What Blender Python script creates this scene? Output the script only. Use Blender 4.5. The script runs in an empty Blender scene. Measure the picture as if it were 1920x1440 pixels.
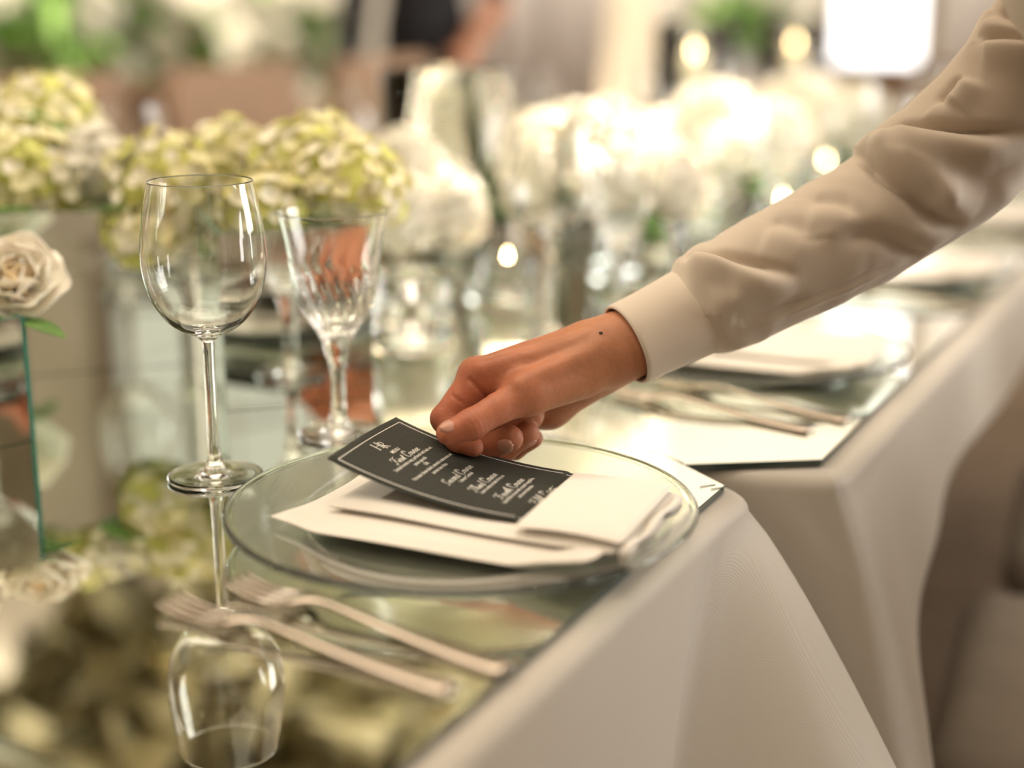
import bpy, bmesh, math, random
import numpy as np
from mathutils import Vector, Matrix, Euler
random.seed(7); np.random.seed(7)
S = bpy.context.scene
C = S.collection
T = 0.76                      # height of the mirrored table top
FPX, CAMH, PITCH = 2750.0, 0.331, math.radians(14.5)
CP, SP = math.cos(PITCH), math.sin(PITCH)

# ------------------------------------------------------------------ camera
cam = bpy.data.cameras.new('camera'); co = bpy.data.objects.new('camera', cam); C.objects.link(co)
co.location = (0, 0, T + CAMH); co.rotation_euler = (math.pi/2 - PITCH, 0, 0)
cam.sensor_width = 36; cam.lens = 36*FPX/1920; cam.clip_start = 0.02; cam.clip_end = 60
cam.dof.use_dof = True; cam.dof.focus_distance = 1.0; cam.dof.aperture_fstop = 1.6; cam.dof.aperture_blades = 0
S.camera = co
# ------------------------------------------------------------------ world, lights, exposure
w = bpy.data.worlds.new('world'); S.world = w; w.use_nodes = True
w.node_tree.nodes['Background'].inputs[0].default_value = (1, .97, .92, 1)
w.node_tree.nodes['Background'].inputs[1].default_value = 1.0
S.view_settings.view_transform = 'Standard'; S.view_settings.look = 'None'
S.view_settings.exposure = 0.22; S.view_settings.gamma = 1; S.view_settings.use_curve_mapping = False
S.cycles.use_denoising = True; S.cycles.adaptive_threshold = .02; S.cycles.max_bounces = 14; S.cycles.transmission_bounces = 14
S.cycles.glossy_bounces = 8; S.cycles.diffuse_bounces = 4; S.cycles.transparent_max_bounces = 8
S.cycles.sample_clamp_indirect = 20; S.cycles.blur_glossy = 0.3
def area(name, loc, rot, sx, sy, power, col):
    l = bpy.data.lights.new(name, 'AREA'); l.shape = 'RECTANGLE'; l.size = sx; l.size_y = sy; l.energy = power; l.color = col
    o = bpy.data.objects.new(name, l); o.location = loc; o.rotation_euler = rot; C.objects.link(o); return o
def aim(o, tgt):
    o.rotation_euler = (Vector(tgt) - o.location).to_track_quat('-Z', 'Y').to_euler()
area('overhead_fill', (-0.6, 1.3, 3.12), (0, 0, 0), 2.6, 2.6, 54, (1, .86, .68))  # soft overhead fill, added as ambient light without any fixture
area('overhead_fill', (1.6, -1.0, 3.12), (0, 0, 0), 2.2, 2.2, 16, (1, .86, .68))  # second added fill, behind the camera
aim(area('far_wall_fill', (0.3, 5.6, 3.05), (0, 0, 0), 6.5, .5, 170, (1, .93, .82)), (0.3, 7.6, 1.3))  # added fill that brightens the far wall and what the mirrors reflect
area('window_daylight', (3.93, 2.0, 1.5), (0, math.radians(90), 0), 2.2, 3.2, 175, (1, .97, .93))
def spot(loc, tgt, power, ang, blend=.6, rad=.05, col=(1, .9, .74)):
    l = bpy.data.lights.new('pin_spot', 'SPOT'); l.energy = power; l.spot_size = math.radians(ang); l.spot_blend = blend
    l.shadow_soft_size = rad; l.color = col
    o = bpy.data.objects.new('pin_spot', l); o.location = loc; C.objects.link(o); aim(o, tgt)
spot((.9, 3.4, 3.0), (.14, 2.02, T + .12), 3000, 19)
spot((1.6, 4.6, 3.0), (.42, 2.58, T + .12), 1900, 15)
spot((-3.2, 1.6, 3.0), (-.43, 1.28, T + .18), 190, 16)
spot((-2.6, -1.2, 3.0), (-.85, 2.4, 1.85), 420, 30)  # added spot, only there to brighten the garland
spot((-1.2, 4.2, 3.0), (-.10, 1.68, T + .12), 3200, 10)
spot((-3.0, 3.6, 3.0), (-1.3, 5.2, .95), 900, 36)  # added spot that lifts the dim guest table flowers

# ------------------------------------------------------------------ helpers
def U(px, py, zc):            # a point at depth zc in front of the lens, in table coordinates
    x = (px - 960)/FPX; y = -(py - 720)/FPX
    return Vector((x*zc, (CP + y*SP)*zc, T + CAMH + (-SP + y*CP)*zc))
def tag(o, label, cat=None, group=None, kind=None):
    if label: o['label'] = label
    if cat: o['category'] = cat
    if group: o['group'] = group
    if kind: o['kind'] = kind
    return o
def empty(name, loc=(0, 0, 0), rz=0):
    o = bpy.data.objects.new(name, None); o.location = loc; o.rotation_euler = (0, 0, rz); o.empty_display_size = .02
    C.objects.link(o); return o
def link(name, me, mats, parent=None, smooth=True):
    if not isinstance(mats, (list, tuple)): mats = [mats]
    if not me.materials:
        for m in mats: me.materials.append(m)
    if smooth: me.polygons.foreach_set('use_smooth', [True]*len(me.polygons))
    o = bpy.data.objects.new(name, me); C.objects.link(o)
    if parent: o.parent = parent
    return o
def mesh(name, v, f, mats, parent=None, smooth=True, mi=None):
    me = bpy.data.meshes.new(name); me.from_pydata([tuple(p) for p in v], [], [tuple(q) for q in f]); me.update()
    if mi is not None: me.polygons.foreach_set('material_index', mi)
    return link(name, me, mats, parent, smooth)
class MB:
    def __init__(s): s.v = []; s.f = []; s.m = []
    def add(s, v, f, m=0):
        b = len(s.v); s.v += [tuple(p) for p in v]; s.f += [tuple(i + b for i in q) for q in f]; s.m += [m]*len(f); return s
    def box(s, x0, x1, y0, y1, z0, z1, m=0, M=None):
        v = [Vector(p) for p in ((x0,y0,z0),(x1,y0,z0),(x1,y1,z0),(x0,y1,z0),(x0,y0,z1),(x1,y0,z1),(x1,y1,z1),(x0,y1,z1))]
        if M: v = [M @ p for p in v]
        return s.add(v, [(0,3,2,1),(4,5,6,7),(0,1,5,4),(1,2,6,5),(2,3,7,6),(3,0,4,7)], m)
    def lathe(s, prof, n=48, c=(0, 0, 0), closed=False, m=0):
        v = []; f = []; k = len(prof)
        for i in range(n):
            a = 2*math.pi*i/n
            for r, z in prof: v.append((c[0] + r*math.cos(a), c[1] + r*math.sin(a), c[2] + z))
        for i in range(n):
            j = (i + 1) % n
            for q in range(k if closed else k - 1):
                q2 = (q + 1) % k
                f.append((i*k + q, j*k + q, j*k + q2, i*k + q2))
        return s.add(v, f, m)
    def tube(s, pts, rads, n=10, m=0, cap=True):
        pts = [Vector(p) for p in pts]; v = []; f = []; up = None
        if not isinstance(rads, (list, tuple)): rads = [rads]*len(pts)
        for i, p in enumerate(pts):
            t = (pts[min(i+1, len(pts)-1)] - pts[max(i-1, 0)]).normalized()
            if up is None:
                up = Vector((0, 0, 1)) if abs(t.z) < .9 else Vector((1, 0, 0))
            a = (up - t*up.dot(t)).normalized(); up = a; b = t.cross(a)
            for k in range(n):
                an = 2*math.pi*k/n; v.append(p + (a*math.cos(an) + b*math.sin(an))*rads[i])
        for i in range(len(pts) - 1):
            for k in range(n):
                k2 = (k+1) % n; f.append((i*n+k, i*n+k2, (i+1)*n+k2, (i+1)*n+k))
        if cap:
            f.append(tuple(range(n - 1, -1, -1))); f.append(tuple((len(pts)-1)*n + k for k in range(n)))
        return s.add(v, f, m)
    def build(s, name, mats, parent=None, smooth=True):
        return mesh(name, s.v, s.f, mats, parent, smooth, s.m)
def bevel(o, w=.003, seg=2):
    m = o.modifiers.new('bevel', 'BEVEL'); m.width = w; m.segments = seg; m.limit_method = 'ANGLE'; return o
def cr(pts, n):                 # Catmull-Rom resample of tuples
    P = np.array(pts, float); P = np.vstack([2*P[0]-P[1], P, 2*P[-1]-P[-2]]); out = []
    k = len(P) - 3
    for u in np.linspace(0, k, n):
        i = min(int(u), k - 1); t = u - i; a, b, c, d = P[i:i+4]
        out.append(.5*((2*b) + (c-a)*t + (2*a-5*b+4*c-d)*t*t + (3*b-a-3*c+d)*t**3))
    return np.array(out)
def copy_tree(o, parent=None):
    c = o.copy(); C.objects.link(c); c.parent = parent
    for ch in o.children: copy_tree(ch, c)
    return c

# ------------------------------------------------------------------ materials
def mat(name, col, rough=.6, metal=0, trans=0, ior=1.45, spec=.5, sss=0, sheen=0, alpha=1):
    m = bpy.data.materials.new(name); m.use_nodes = True; b = m.node_tree.nodes['Principled BSDF']
    b.inputs['Base Color'].default_value = (*col, 1); b.inputs['Roughness'].default_value = rough
    b.inputs['Metallic'].default_value = metal; b.inputs['Transmission Weight'].default_value = trans
    b.inputs['IOR'].default_value = ior; b.inputs['Specular IOR Level'].default_value = spec
    b.inputs['Subsurface Weight'].default_value = sss; b.inputs['Sheen Weight'].default_value = sheen
    if sss:
        b.inputs['Subsurface Radius'].default_value = (1, .35, .2); b.inputs['Subsurface Scale'].default_value = .004
    return m
def nodes(m): return m.node_tree.nodes, m.node_tree.links, m.node_tree.nodes['Principled BSDF']
def noisy(m, c1, c2, scale=20, detail=3, bump=0, bscale=None, bdist=.001, lo=.35, hi=.65):
    N, L, b = nodes(m)
    tc = N.new('ShaderNodeTexCoord'); no = N.new('ShaderNodeTexNoise'); no.inputs['Scale'].default_value = scale; no.inputs['Detail'].default_value = detail
    L.new(tc.outputs['Object'], no.inputs['Vector'])
    r = N.new('ShaderNodeValToRGB'); r.color_ramp.elements[0].color = (*c1, 1); r.color_ramp.elements[1].color = (*c2, 1)
    r.color_ramp.elements[0].position = lo; r.color_ramp.elements[1].position = hi
    L.new(no.outputs['Fac'], r.inputs['Fac']); L.new(r.outputs['Color'], b.inputs['Base Color'])
    if bump:
        n2 = N.new('ShaderNodeTexNoise'); n2.inputs['Scale'].default_value = bscale or scale*4; n2.inputs['Detail'].default_value = 3
        L.new(tc.outputs['Object'], n2.inputs['Vector'])
        bp = N.new('ShaderNodeBump'); bp.inputs['Strength'].default_value = bump; bp.inputs['Distance'].default_value = bdist
        L.new(n2.outputs['Fac'], bp.inputs['Height']); L.new(bp.outputs['Normal'], b.inputs['Normal'])
    return m
def twill(m, scale=900, strength=.25, rot=.8):
    N, L, b = nodes(m); tc = N.new('ShaderNodeTexCoord'); mp = N.new('ShaderNodeMapping'); mp.inputs['Rotation'].default_value = (.3, .5, rot)
    wv = N.new('ShaderNodeTexWave'); wv.inputs['Scale'].default_value = scale; wv.inputs['Distortion'].default_value = .3
    L.new(tc.outputs['Object'], mp.inputs['Vector']); L.new(mp.outputs['Vector'], wv.inputs['Vector'])
    bp = N.new('ShaderNodeBump'); bp.inputs['Strength'].default_value = strength; bp.inputs['Distance'].default_value = .0004
    L.new(wv.outputs['Fac'], bp.inputs['Height']); L.new(bp.outputs['Normal'], b.inputs['Normal']); return m
def emit(name, col, s):
    m = bpy.data.materials.new(name); m.use_nodes = True; N = m.node_tree.nodes; N.clear()
    e = N.new('ShaderNodeEmission'); e.inputs[0].default_value = (*col, 1); e.inputs[1].default_value = s
    o = N.new('ShaderNodeOutputMaterial'); m.node_tree.links.new(e.outputs[0], o.inputs[0]); return m
M_glass = mat('clear_glass', (.985, .99, .98), 0, trans=1, ior=1.47)
M_plate = mat('plate_glass', (.955, .975, .95), .0, trans=1, ior=1.47)
M_platerim = mat('plate_rim_glass', (.80, .90, .83), .02, trans=1, ior=1.47)
M_mirror = mat('mirror', (.80, .83, .77), .0, metal=1)
M_mirror2 = mat('mirror_box_face', (.80, .85, .79), .0, metal=1)
M_gedge = mat('green_glass_edge', (.06, .22, .17), .15, spec=.8)
M_gedge_dk = mat('dark_glass_edge', (.035, .06, .05), .2, spec=.8)
M_cloth = twill(noisy(mat('tablecloth', (.6, .56, .5), .55, sheen=.25, spec=.35), (.57, .525, .46), (.60, .555, .49), 3), 620, .18)
M_napkin = noisy(mat('napkin_linen', (.8, .76, .7), .8, sheen=.3), (.80, .745, .67), (.84, .785, .71), 8, bump=.12, bscale=1500, bdist=.0003)
M_shirt = twill(noisy(mat('shirt_cotton', (.6, .54, .47), .75, sheen=.2), (.55, .465, .375), (.59, .50, .405), 6), 1100, .10, .3)
M_cuff = noisy(mat('cuff_cotton', (.66, .6, .53), .75, sheen=.2), (.63, .54, .445), (.65, .56, .46), 9, bump=.1, bscale=1200, bdist=.0003)
M_skin = noisy(mat('skin', (.5, .24, .14), .48, sss=.25, spec=.4), (.50, .235, .135), (.60, .285, .175), 34, 4, bump=.22, bscale=420, bdist=.0006)
def skin_nodes(m):
    N, L, b = nodes(m); src = b.inputs['Base Color'].links[0].from_socket
    tc = N.new('ShaderNodeTexCoord'); sx = N.new('ShaderNodeSeparateXYZ'); L.new(tc.outputs['Object'], sx.inputs[0])
    mr = N.new('ShaderNodeMapRange'); mr.inputs['From Min'].default_value = .045; mr.inputs['From Max'].default_value = -.035; L.new(sx.outputs['X'], mr.inputs['Value'])
    mx = N.new('ShaderNodeMix'); mx.data_type = 'RGBA'; mx.blend_type = 'MULTIPLY'; L.new(mr.outputs['Result'], mx.inputs[0]); L.new(src, mx.inputs[6]); mx.inputs[7].default_value = (1.10, .86, .92, 1)
    L.new(mx.outputs[2], b.inputs['Base Color'])
    # fine skin lines over the noise bump
    vo = N.new('ShaderNodeTexVoronoi'); vo.inputs['Scale'].default_value = 700; vo.feature = 'DISTANCE_TO_EDGE'; L.new(tc.outputs['Object'], vo.inputs['Vector'])
    bp = N.new('ShaderNodeBump'); bp.inputs['Strength'].default_value = .3; bp.inputs['Distance'].default_value = .0005; L.new(vo.outputs['Distance'], bp.inputs['Height'])
    L.new(b.inputs['Normal'].links[0].from_socket, bp.inputs['Normal']); L.new(bp.outputs['Normal'], b.inputs['Normal'])
M_skin2 = noisy(mat('hand_skin', (.5, .24, .14), .46, sss=.2, spec=.4), (.40, .165, .080), (.50, .215, .112), 38, 5, bump=.5, bscale=230, bdist=.0008)
skin_nodes(M_skin2)
M_nail = mat('finger_nail', (.58, .29, .21), .3, sss=.15, spec=.5)
M_mole = mat('mole', (.10, .045, .03), .6)
M_card = noisy(mat('card_black', (.035, .036, .03), .7, spec=.25), (.030, .032, .026), (.046, .047, .039), 900, 2)
M_print = mat('card_print', (.78, .76, .70), .6)
M_cut = mat('cutlery_steel', (.62, .54, .46), .22, metal=1)
M_hyd = [noisy(mat('hydrangea_petal', (.8, .8, .5), .6, sss=.1), (.86, .80, .42), (.92, .86, .60), 14), noisy(mat('hydrangea_cream', (.85, .8, .66), .6, sss=.1), (.92, .86, .64), (.94, .89, .76), 12),
         mat('hydrangea_green', (.70, .70, .22), .6, sss=.1)]
M_white = noisy(mat('white_petal', (.86, .83, .76), .6, sss=.1), (.84, .80, .68), (.9, .87, .8), 14)
M_rose = mat('rose_cream', (.97, .91, .79), .6, sss=.15)
M_rosec = mat('rose_peach', (.94, .76, .52), .6, sss=.15)
M_leaf = noisy(mat('leaf', (.1, .22, .05), .45), (.07, .17, .035), (.16, .30, .07), 30)
M_leaf2 = noisy(mat('bright_leaf', (.2, .38, .08), .5), (.14, .30, .05), (.30, .48, .12), 9)
M_stem = mat('stem', (.16, .28, .07), .5)
M_chair = noisy(mat('chair_fabric', (.22, .19, .15), .85, sheen=.1), (.215, .18, .145), (.245, .205, .165), 12, bump=.2, bscale=600)
M_chairb = noisy(mat('chair_back_fabric', (.45, .3, .2), .8), (.36, .235, .155), (.40, .26, .175), 8)
M_wood = noisy(mat('dark_wood', (.16, .09, .05), .45), (.13, .075, .04), (.2, .115, .06), 9)
M_floor = noisy(mat('floor_carpet', (.16, .105, .06), .9), (.135, .09, .052), (.185, .125, .075), 16)
M_wall = mat('wall_plaster', (.74, .69, .61), .85)
M_wallb = noisy(mat('wall_wood', (.5, .42, .33), .6), (.46, .38, .28), (.56, .47, .37), 2)
M_ceil = mat('ceiling_fabric', (.62, .53, .41), .9)
M_curt = mat('curtain_fabric', (.66, .61, .58), .85)
M_pane = emit('daylit_pane', (1, .98, .95), 3.6)
M_addpane = emit('added_glow_pane', (1, .90, .74), .75)  # glow of the windows added behind the camera
M_wax = mat('candle_wax', (.9, .84, .68), .5, sss=.3)
M_flame = emit('flame', (1, .72, .36), 60)
M_black = mat('black_cloth', (.012, .012, .016), .8)
M_bulb = emit('bulb', (1, .9, .72), 90)
M_brass = mat('brass', (.5, .38, .2), .3, metal=1)

# ================================================================== the room
def struct(name, mb, m, parent=None, smooth=False):
    o = mb.build(name, m, parent, smooth)
    if parent is None: o['kind'] = 'structure'
    return o
X0, X1, Y0, Y1, ZC = -4.2, 4.2, -3.2, 7.6, 3.2
struct('floor', MB().box(X0, X1, Y0, Y1, -.05, 0), M_floor)
struct('ceiling', MB().box(X0, X1, Y0, Y1, ZC, ZC + .05), M_ceil)
struct('wall_left', MB().box(X0 - .1, X0, Y0, Y1, 0, ZC), M_wallb)
struct('wall_right', MB().box(X1, X1 + .1, Y0, Y1, 0, ZC), M_wall)
struct('wall_near', MB().box(X0, X1, Y0 - .1, Y0, 0, ZC), M_wallb)
struct('wall_far', MB().box(X0, X1, Y1, Y1 + .1, 0, ZC), M_wall)
def window(name, x0, x1, z0, z1, cols, rows, near=False):
    y = Y0 + .07 if near else Y1 - .02
    f = MB()
    f.box(x0 - .06, x0, y - .05, y, z0 - .06, z1 + .06).box(x1, x1 + .06, y - .05, y, z0 - .06, z1 + .06)
    f.box(x0, x1, y - .05, y, z0 - .06, z0).box(x0, x1, y - .05, y, z1, z1 + .06)
    o = struct(name, f, M_wood)
    for i in range(cols):
        for j in range(rows):
            a = x0 + (x1 - x0)*i/cols; b = x0 + (x1 - x0)*(i+1)/cols; c = z0 + (z1 - z0)*j/rows; d = z0 + (z1 - z0)*(j+1)/rows
            MB().box(a + .012, b - .012, y - .026, y - .018, c + .012, d - .012).build('pane', M_addpane if near else M_pane, o, False)
            MB().box(a, b, y - .03, y - .01, c - .012, c + .012).build('glazing_bar', M_wood, o, False)
window('window_1', 1.62, 2.05, .62, 2.5, 1, 3)
window('added_window_3', -.3, .75, .7, 2.6, 2, 4, True)  # added behind the camera as bright patches for the mirrors and front fill
window('added_window_4', 1.5, 2.4, .7, 2.6, 2, 4, True)  # added like the one before it, out of view
window('window_2', -2.75, -2.3, .78, 2.4, 2, 3)
# pleated curtains along the far wall
def curtain(x0, x1, label, m=M_curt, y=7.42, z0=.02, z1=2.9):
    n = int((x1 - x0)*90); v = []; f = []
    for i in range(n + 1):
        x = x0 + (x1 - x0)*i/n
        d = .045*math.sin(x*26) + .02*math.sin(x*61 + 1)
        v += [(x, y + d, z0), (x, y + d*.8, z1), (x, y + d + .008, z1), (x, y + d + .008, z0)]
    for i in range(n):
        for k in range(4): f.append((i*4 + k, i*4 + 4 + k, i*4 + 4 + (k+1) % 4, i*4 + (k+1) % 4))
    o = mesh('curtain', v, f, m); tag(o, label, 'curtain'); return o
curtain(-.55, .45, 'grey white pleated curtain behind the tall glass cylinder')
curtain(2.2, 3.2, 'beige pleated curtain beside the bright window')
M_tiecurt = mat('swag_fabric', (.86, .74, .55), .8)
# drawn-together drape that narrows upward
mb = MB(); prof = cr([(.17, 0), (.155, .35), (.12, .7), (.09, 1.0), (.10, 1.4), (.16, 2.2), (.2, 2.9)], 30)
n = 60; v = []; f = []
for i in range(n):
    a = 2*math.pi*i/n; g = 1 + .12*math.sin(a*9)
    for r, z in prof: v.append((.52 + r*g*math.cos(a), 6.6 + r*g*math.sin(a)*.5, z + .0))
k = len(prof)
for i in range(n):
    for q in range(k - 1): f.append((i*k + q, ((i+1) % n)*k + q, ((i+1) % n)*k + q + 1, i*k + q + 1))
tag(mesh('gathered_drape', v, f, M_tiecurt), 'cream gathered drape pulled into a narrow column before the curtain', 'drape')
# low wooden credenza under the window side
cr_ = empty('credenza', (1.40, 6.7, 0)); tag(cr_, 'long low wooden credenza by the bright window', 'cabinet')
MB().box(-.6, .75, -.2, .2, .08, .80).build('body', noisy(mat('credenza_wood', (.4, .27, .18), .5), (.36, .24, .155), (.45, .31, .21), 5), cr_, False)
MB().box(-.63, .78, -.22, .22, .80, .84).build('top', M_wood, cr_, False)
for sx in (-.55, .7):
    for sy in (-.16, .16): MB().box(sx - .025, sx + .025, sy - .025, sy + .025, 0, .08).build('leg', M_wood, cr_, False)
for i in range(3): MB().box(-.57 + i*.44, -.57 + i*.44 + .42, -.212, -.2, .12, .76).build('door', M_wood if i == 1 else M_chairb, cr_, False)
pb = empty('upright_piano', (2.55, 5.6, 0)); tag(pb, 'dark upright piano with a pale front panel beside the window', 'piano')
MB().box(-.6, .6, -.16, .2, .06, 1.2).build('case', mat('piano_case', (.5, .42, .33), .5), pb, False)
MB().box(-.62, .62, -.42, -.16, .72, .78).build('key_shelf', M_black, pb, False)
MB().box(-.62, .62, -.18, .22, 1.2, 1.24).build('lid', M_black, pb, False)
for sx in (-.58, .58): MB().box(sx - .04, sx + .04, -.42, .2, 0, .72).build('side_panel', M_black, pb, False)

# ================================================================== the dining table
EA = math.radians(63.0); e = Vector((math.cos(EA), math.sin(EA))); nrm = Vector((e.y, -e.x))
def P2(a, b): return Vector((.151, .992)) + e*a + nrm*b      # along the table edge / outward, from the near mirror's corner
def bt(name, a0, a1, b0, b1, label):
    r = empty(name); tag(r, label, 'table')
    R = Matrix.Translation((P2(0, 0).x, P2(0, 0).y, 0)) @ Matrix.Rotation(EA, 4, 'Z')
    MB().box(a0, a1, -b1, -b0, T - .03, T - .0085, M=R).build('table_top', M_wood, r, False)
    for a in (a0 + .08, a1 - .08):
        for b in (b0 + .08, b1 - .08): MB().box(a - .025, a + .025, -b - .025, -b + .025, 0, T - .03, M=R).build('leg', M_wood, r, False)
bt('banquet_table', -1.3, -.03, -1.02, .004, 'wooden table hidden under the ivory cloth at the menu setting')
bt('banquet_table', .12, 3.2, -1.02, .055, 'long wooden table hidden under the ivory cloth beyond the menu setting')

def loft(top, bot, drop, nv=26, rr=.012, inner=.2, g=.85, thick=True):
    """cloth: top edge curve, hem curve, drop lengths -> rows of points (flat strip, rolled edge, hanging sheet)"""
    n = len(top); rows = []
    cen = [nrm]*n
    for i in range(n):
        t = Vector(top[i]); b = Vector(bot[i]); L = drop[i]
        tan = Vector(top[min(i+1, n-1)]) - Vector(top[max(i-1, 0)])
        o = Vector((tan.y, -tan.x)); o = o.normalized() if o.length > 1e-6 else nrm
        col = []
        for k in range(7):
            a = k/6*math.pi/2
            col.append((t.x - o.x*rr*(1 - math.sin(a)), t.y - o.y*rr*(1 - math.sin(a)), -rr*(1 - math.cos(a))))
        for k in range(1, nv + 1):
            u = k/nv; q = t + (b - t)*(u**g)
            col.append((q.x, q.y, -rr - (L - rr)*u))
        rows.append(col)
    return rows
def cloth(name, top, bot, drop, inner_pts, label, ztop):
    rows = loft(top, bot, drop); k = len(rows[0]); n = len(rows); v = []; f = []
    for r in rows: v += [(x, y, z + ztop) for x, y, z in r]
    for i in range(n - 1):
        for q in range(k - 1): f.append((i*k + q, i*k + q + 1, (i+1)*k + q + 1, (i+1)*k + q))
    b = len(v); v += [(p.x, p.y, ztop) for p in inner_pts]
    for i in range(n - 1): f.append((b + i, i*k, (i+1)*k, b + i + 1))
    o = mesh(name, v, f, M_cloth)
    s = o.modifiers.new('thickness', 'SOLIDIFY'); s.thickness = .0012; s.offset = -1
    return tag(o, label, 'tablecloth')
def rs(pts, n): return [Vector(p) for p in cr(pts, n)]
ZT = T - .0062
# near cloth: along the long edge, then the big corner fold that stands out and turns back
a_top = [P2(-1.35, .018), P2(-.9, .018), P2(-.5, .018), P2(-.25, .018), P2(-.12, .018), P2(-.07, .017), P2(-.045, .018), P2(-.012, .020), P2(.010, .014), P2(.028, -.012), P2(.036, -.05), P2(.038, -.10)]
a_bot = [P2(-1.35, .10), P2(-.9, .09), P2(-.55, .06), P2(-.36, .055), P2(-.27, .05), P2(-.215, .010), P2(-.18, .055), P2(-.10, .215), P2(.0, .25), P2(.030, .13), P2(.028, .0), P2(.028, -.10)]
a_dr = [.36, .36, .36, .36, .36, .36, .37, .40, .40, .38, .36, .36]
NA = 150
top = rs([tuple(p) for p in a_top], NA); bot = rs([tuple(p) for p in a_bot], NA); dr = [d[0] for d in cr([(d,) for d in a_dr], NA)]
inn = [P2(-1.35 + 1.39*i/(NA-1), -1.04) for i in range(NA)]
cloth('tablecloth', top, bot, dr, inn, 'ivory satin tablecloth under the menu setting, with a deep corner fold', ZT)
# far cloth: clipped front corner, then the long edge with a shorter hem
b_top = [P2(.045, -.08), P2(.045, -.02), P2(.052, .015), P2(.062, .052), P2(.072, .066), P2(.10, .070), P2(.2, .070), P2(.4, .070), P2(.8, .070), P2(1.5, .07), P2(3.2, .07)]
b_bot = [P2(.05, -.08), P2(.05, -.0), P2(.05, .07), P2(.045, .15), P2(.055, .185), P2(.12, .15), P2(.23, .10), P2(.42, .085), P2(.8, .08), P2(1.5, .08), P2(3.2, .08)]
b_dr = [.40, .40, .42, .44, .44, .30, .16, .112, .095, .09, .09]
top = rs([tuple(p) for p in b_top], 260); bot = rs([tuple(p) for p in b_bot], 260); dr = [d[0] for d in cr([(d,) for d in b_dr], 260)]
for i in range(260):
    u = i/259
    if u > .55: bot[i] = bot[i] + nrm*(.006*math.sin(i*.16))*min(1, (u - .55)*8)
inn = [P2(.05 + 3.15*i/259, -1.04) for i in range(260)]
cloth('tablecloth', top, bot, dr, inn, 'ivory satin tablecloth on the long table past the corner fold', ZT)

def panel(name, poly, z0, z1, m_top, m_edge, label, cat, group=None):
    n = len(poly); v = [(p.x, p.y, z0) for p in poly] + [(p.x, p.y, z1) for p in poly]
    bw = .004; cen = sum(poly, Vector((0, 0)))/n
    f = [tuple(range(n - 1, -1, -1)), tuple(range(n, 2*n))] + [(i, (i+1) % n, n + (i+1) % n, n + i) for i in range(n)]
    o = mesh(name, v, f, [m_top, m_edge], None, False, [1, 0] + [1]*n)
    return tag(o, label, cat, group)
# clipped corners like the photo: near panel and its neighbours
near = [P2(-1.3, 0), P2(0, 0), P2(.050, -.067), P2(.050, -1.0), P2(-1.3, -1.0)]
panel('table_mirror', near, T - .005, T, M_mirror, M_gedge_dk, 'mirrored table panel with clipped corner under the menu setting', 'mirror')
far = [P2(.092, .045), P2(1.6, .045), P2(1.6, -1.0), P2(.0512, -1.0), P2(.0512, -.068), P2(.037, -.045), P2(.0335, -.0425)]
panel('table_mirror', far, T - .005, T, M_mirror, M_gedge_dk, 'mirrored table panel under the second and third place settings', 'mirror')
panel('table_mirror', [P2(1.603, .045), P2(3.1, .045), P2(3.1, -1.0), P2(1.603, -1.0)], T - .005, T, M_mirror, M_gedge_dk, 'mirrored table panel at the far end of the long table', 'mirror')
# clip mark near the near panel's corner
mk = MB()
for dx in (0, .009): mk.tube([(P2(-.012 - dx*.2, -.014 + dx).x, P2(-.012 - dx*.2, -.014 + dx).y, T + .0006), (P2(-.002, -.006 + dx).x, P2(-.002, -.006 + dx).y, T + .0003)], .00032, 6)
mk.build('corner_clip', M_gedge_dk, bpy.data.objects['table_mirror'])

# ------------------------------------------------------------------ mirrored planter boxes
def mbox(c, rz, w_, d_, h, label, group='mirrored flower boxes down the table'):
    """c = the corner facing the diner; box runs w_ along local x and d_ along local y"""
    r = empty('mirror_box', (c[0], c[1], T), rz); tag(r, label, 'flower box', group)
    t = .004
    def pan(x0, x1, y0, y1, out):
        v = [(x0,y0,.0005),(x1,y0,.0005),(x1,y1,.0005),(x0,y1,.0005),(x0,y0,h),(x1,y0,h),(x1,y1,h),(x0,y1,h)]
        f = [(0,3,2,1),(4,5,6,7),(0,1,5,4),(1,2,6,5),(2,3,7,6),(3,0,4,7)]
        mesh('mirror_side', v, f, [M_mirror2, M_gedge], r, False, [0 if i in out else 1 for i in range(6)])
    pan(0, w_, 0, t, (2, 4)); pan(0, w_, d_ - t, d_, (2, 4)); pan(0, t, t + .0002, d_ - t - .0002, (3, 5)); pan(w_ - t, w_, t + .0002, d_ - t - .0002, (3, 5))
    MB().box(t, w_ - t, t, d_ - t, .001, h - .02).build('floral_foam', M_leaf, r, False)
    return r
RB = math.radians(19)
mbox((-.24, 1.19), RB, .127, .178, .150, 'mirrored flower box behind the two stemmed glasses, reflecting the hand')
ub = Vector((math.cos(RB), math.sin(RB))); vb = Vector((-math.sin(RB), math.cos(RB)))
ca = Vector((-.24, 1.19)) + vb*.178 - ub*.305 - vb*.0
mbox(ca, RB, .303, .15, .150, 'long mirrored flower box set back behind the wine glass')
mbox((-.374, 1.104), math.radians(135), .12, .22, .099, 'low mirrored box that holds the peach-centred rose')

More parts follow.
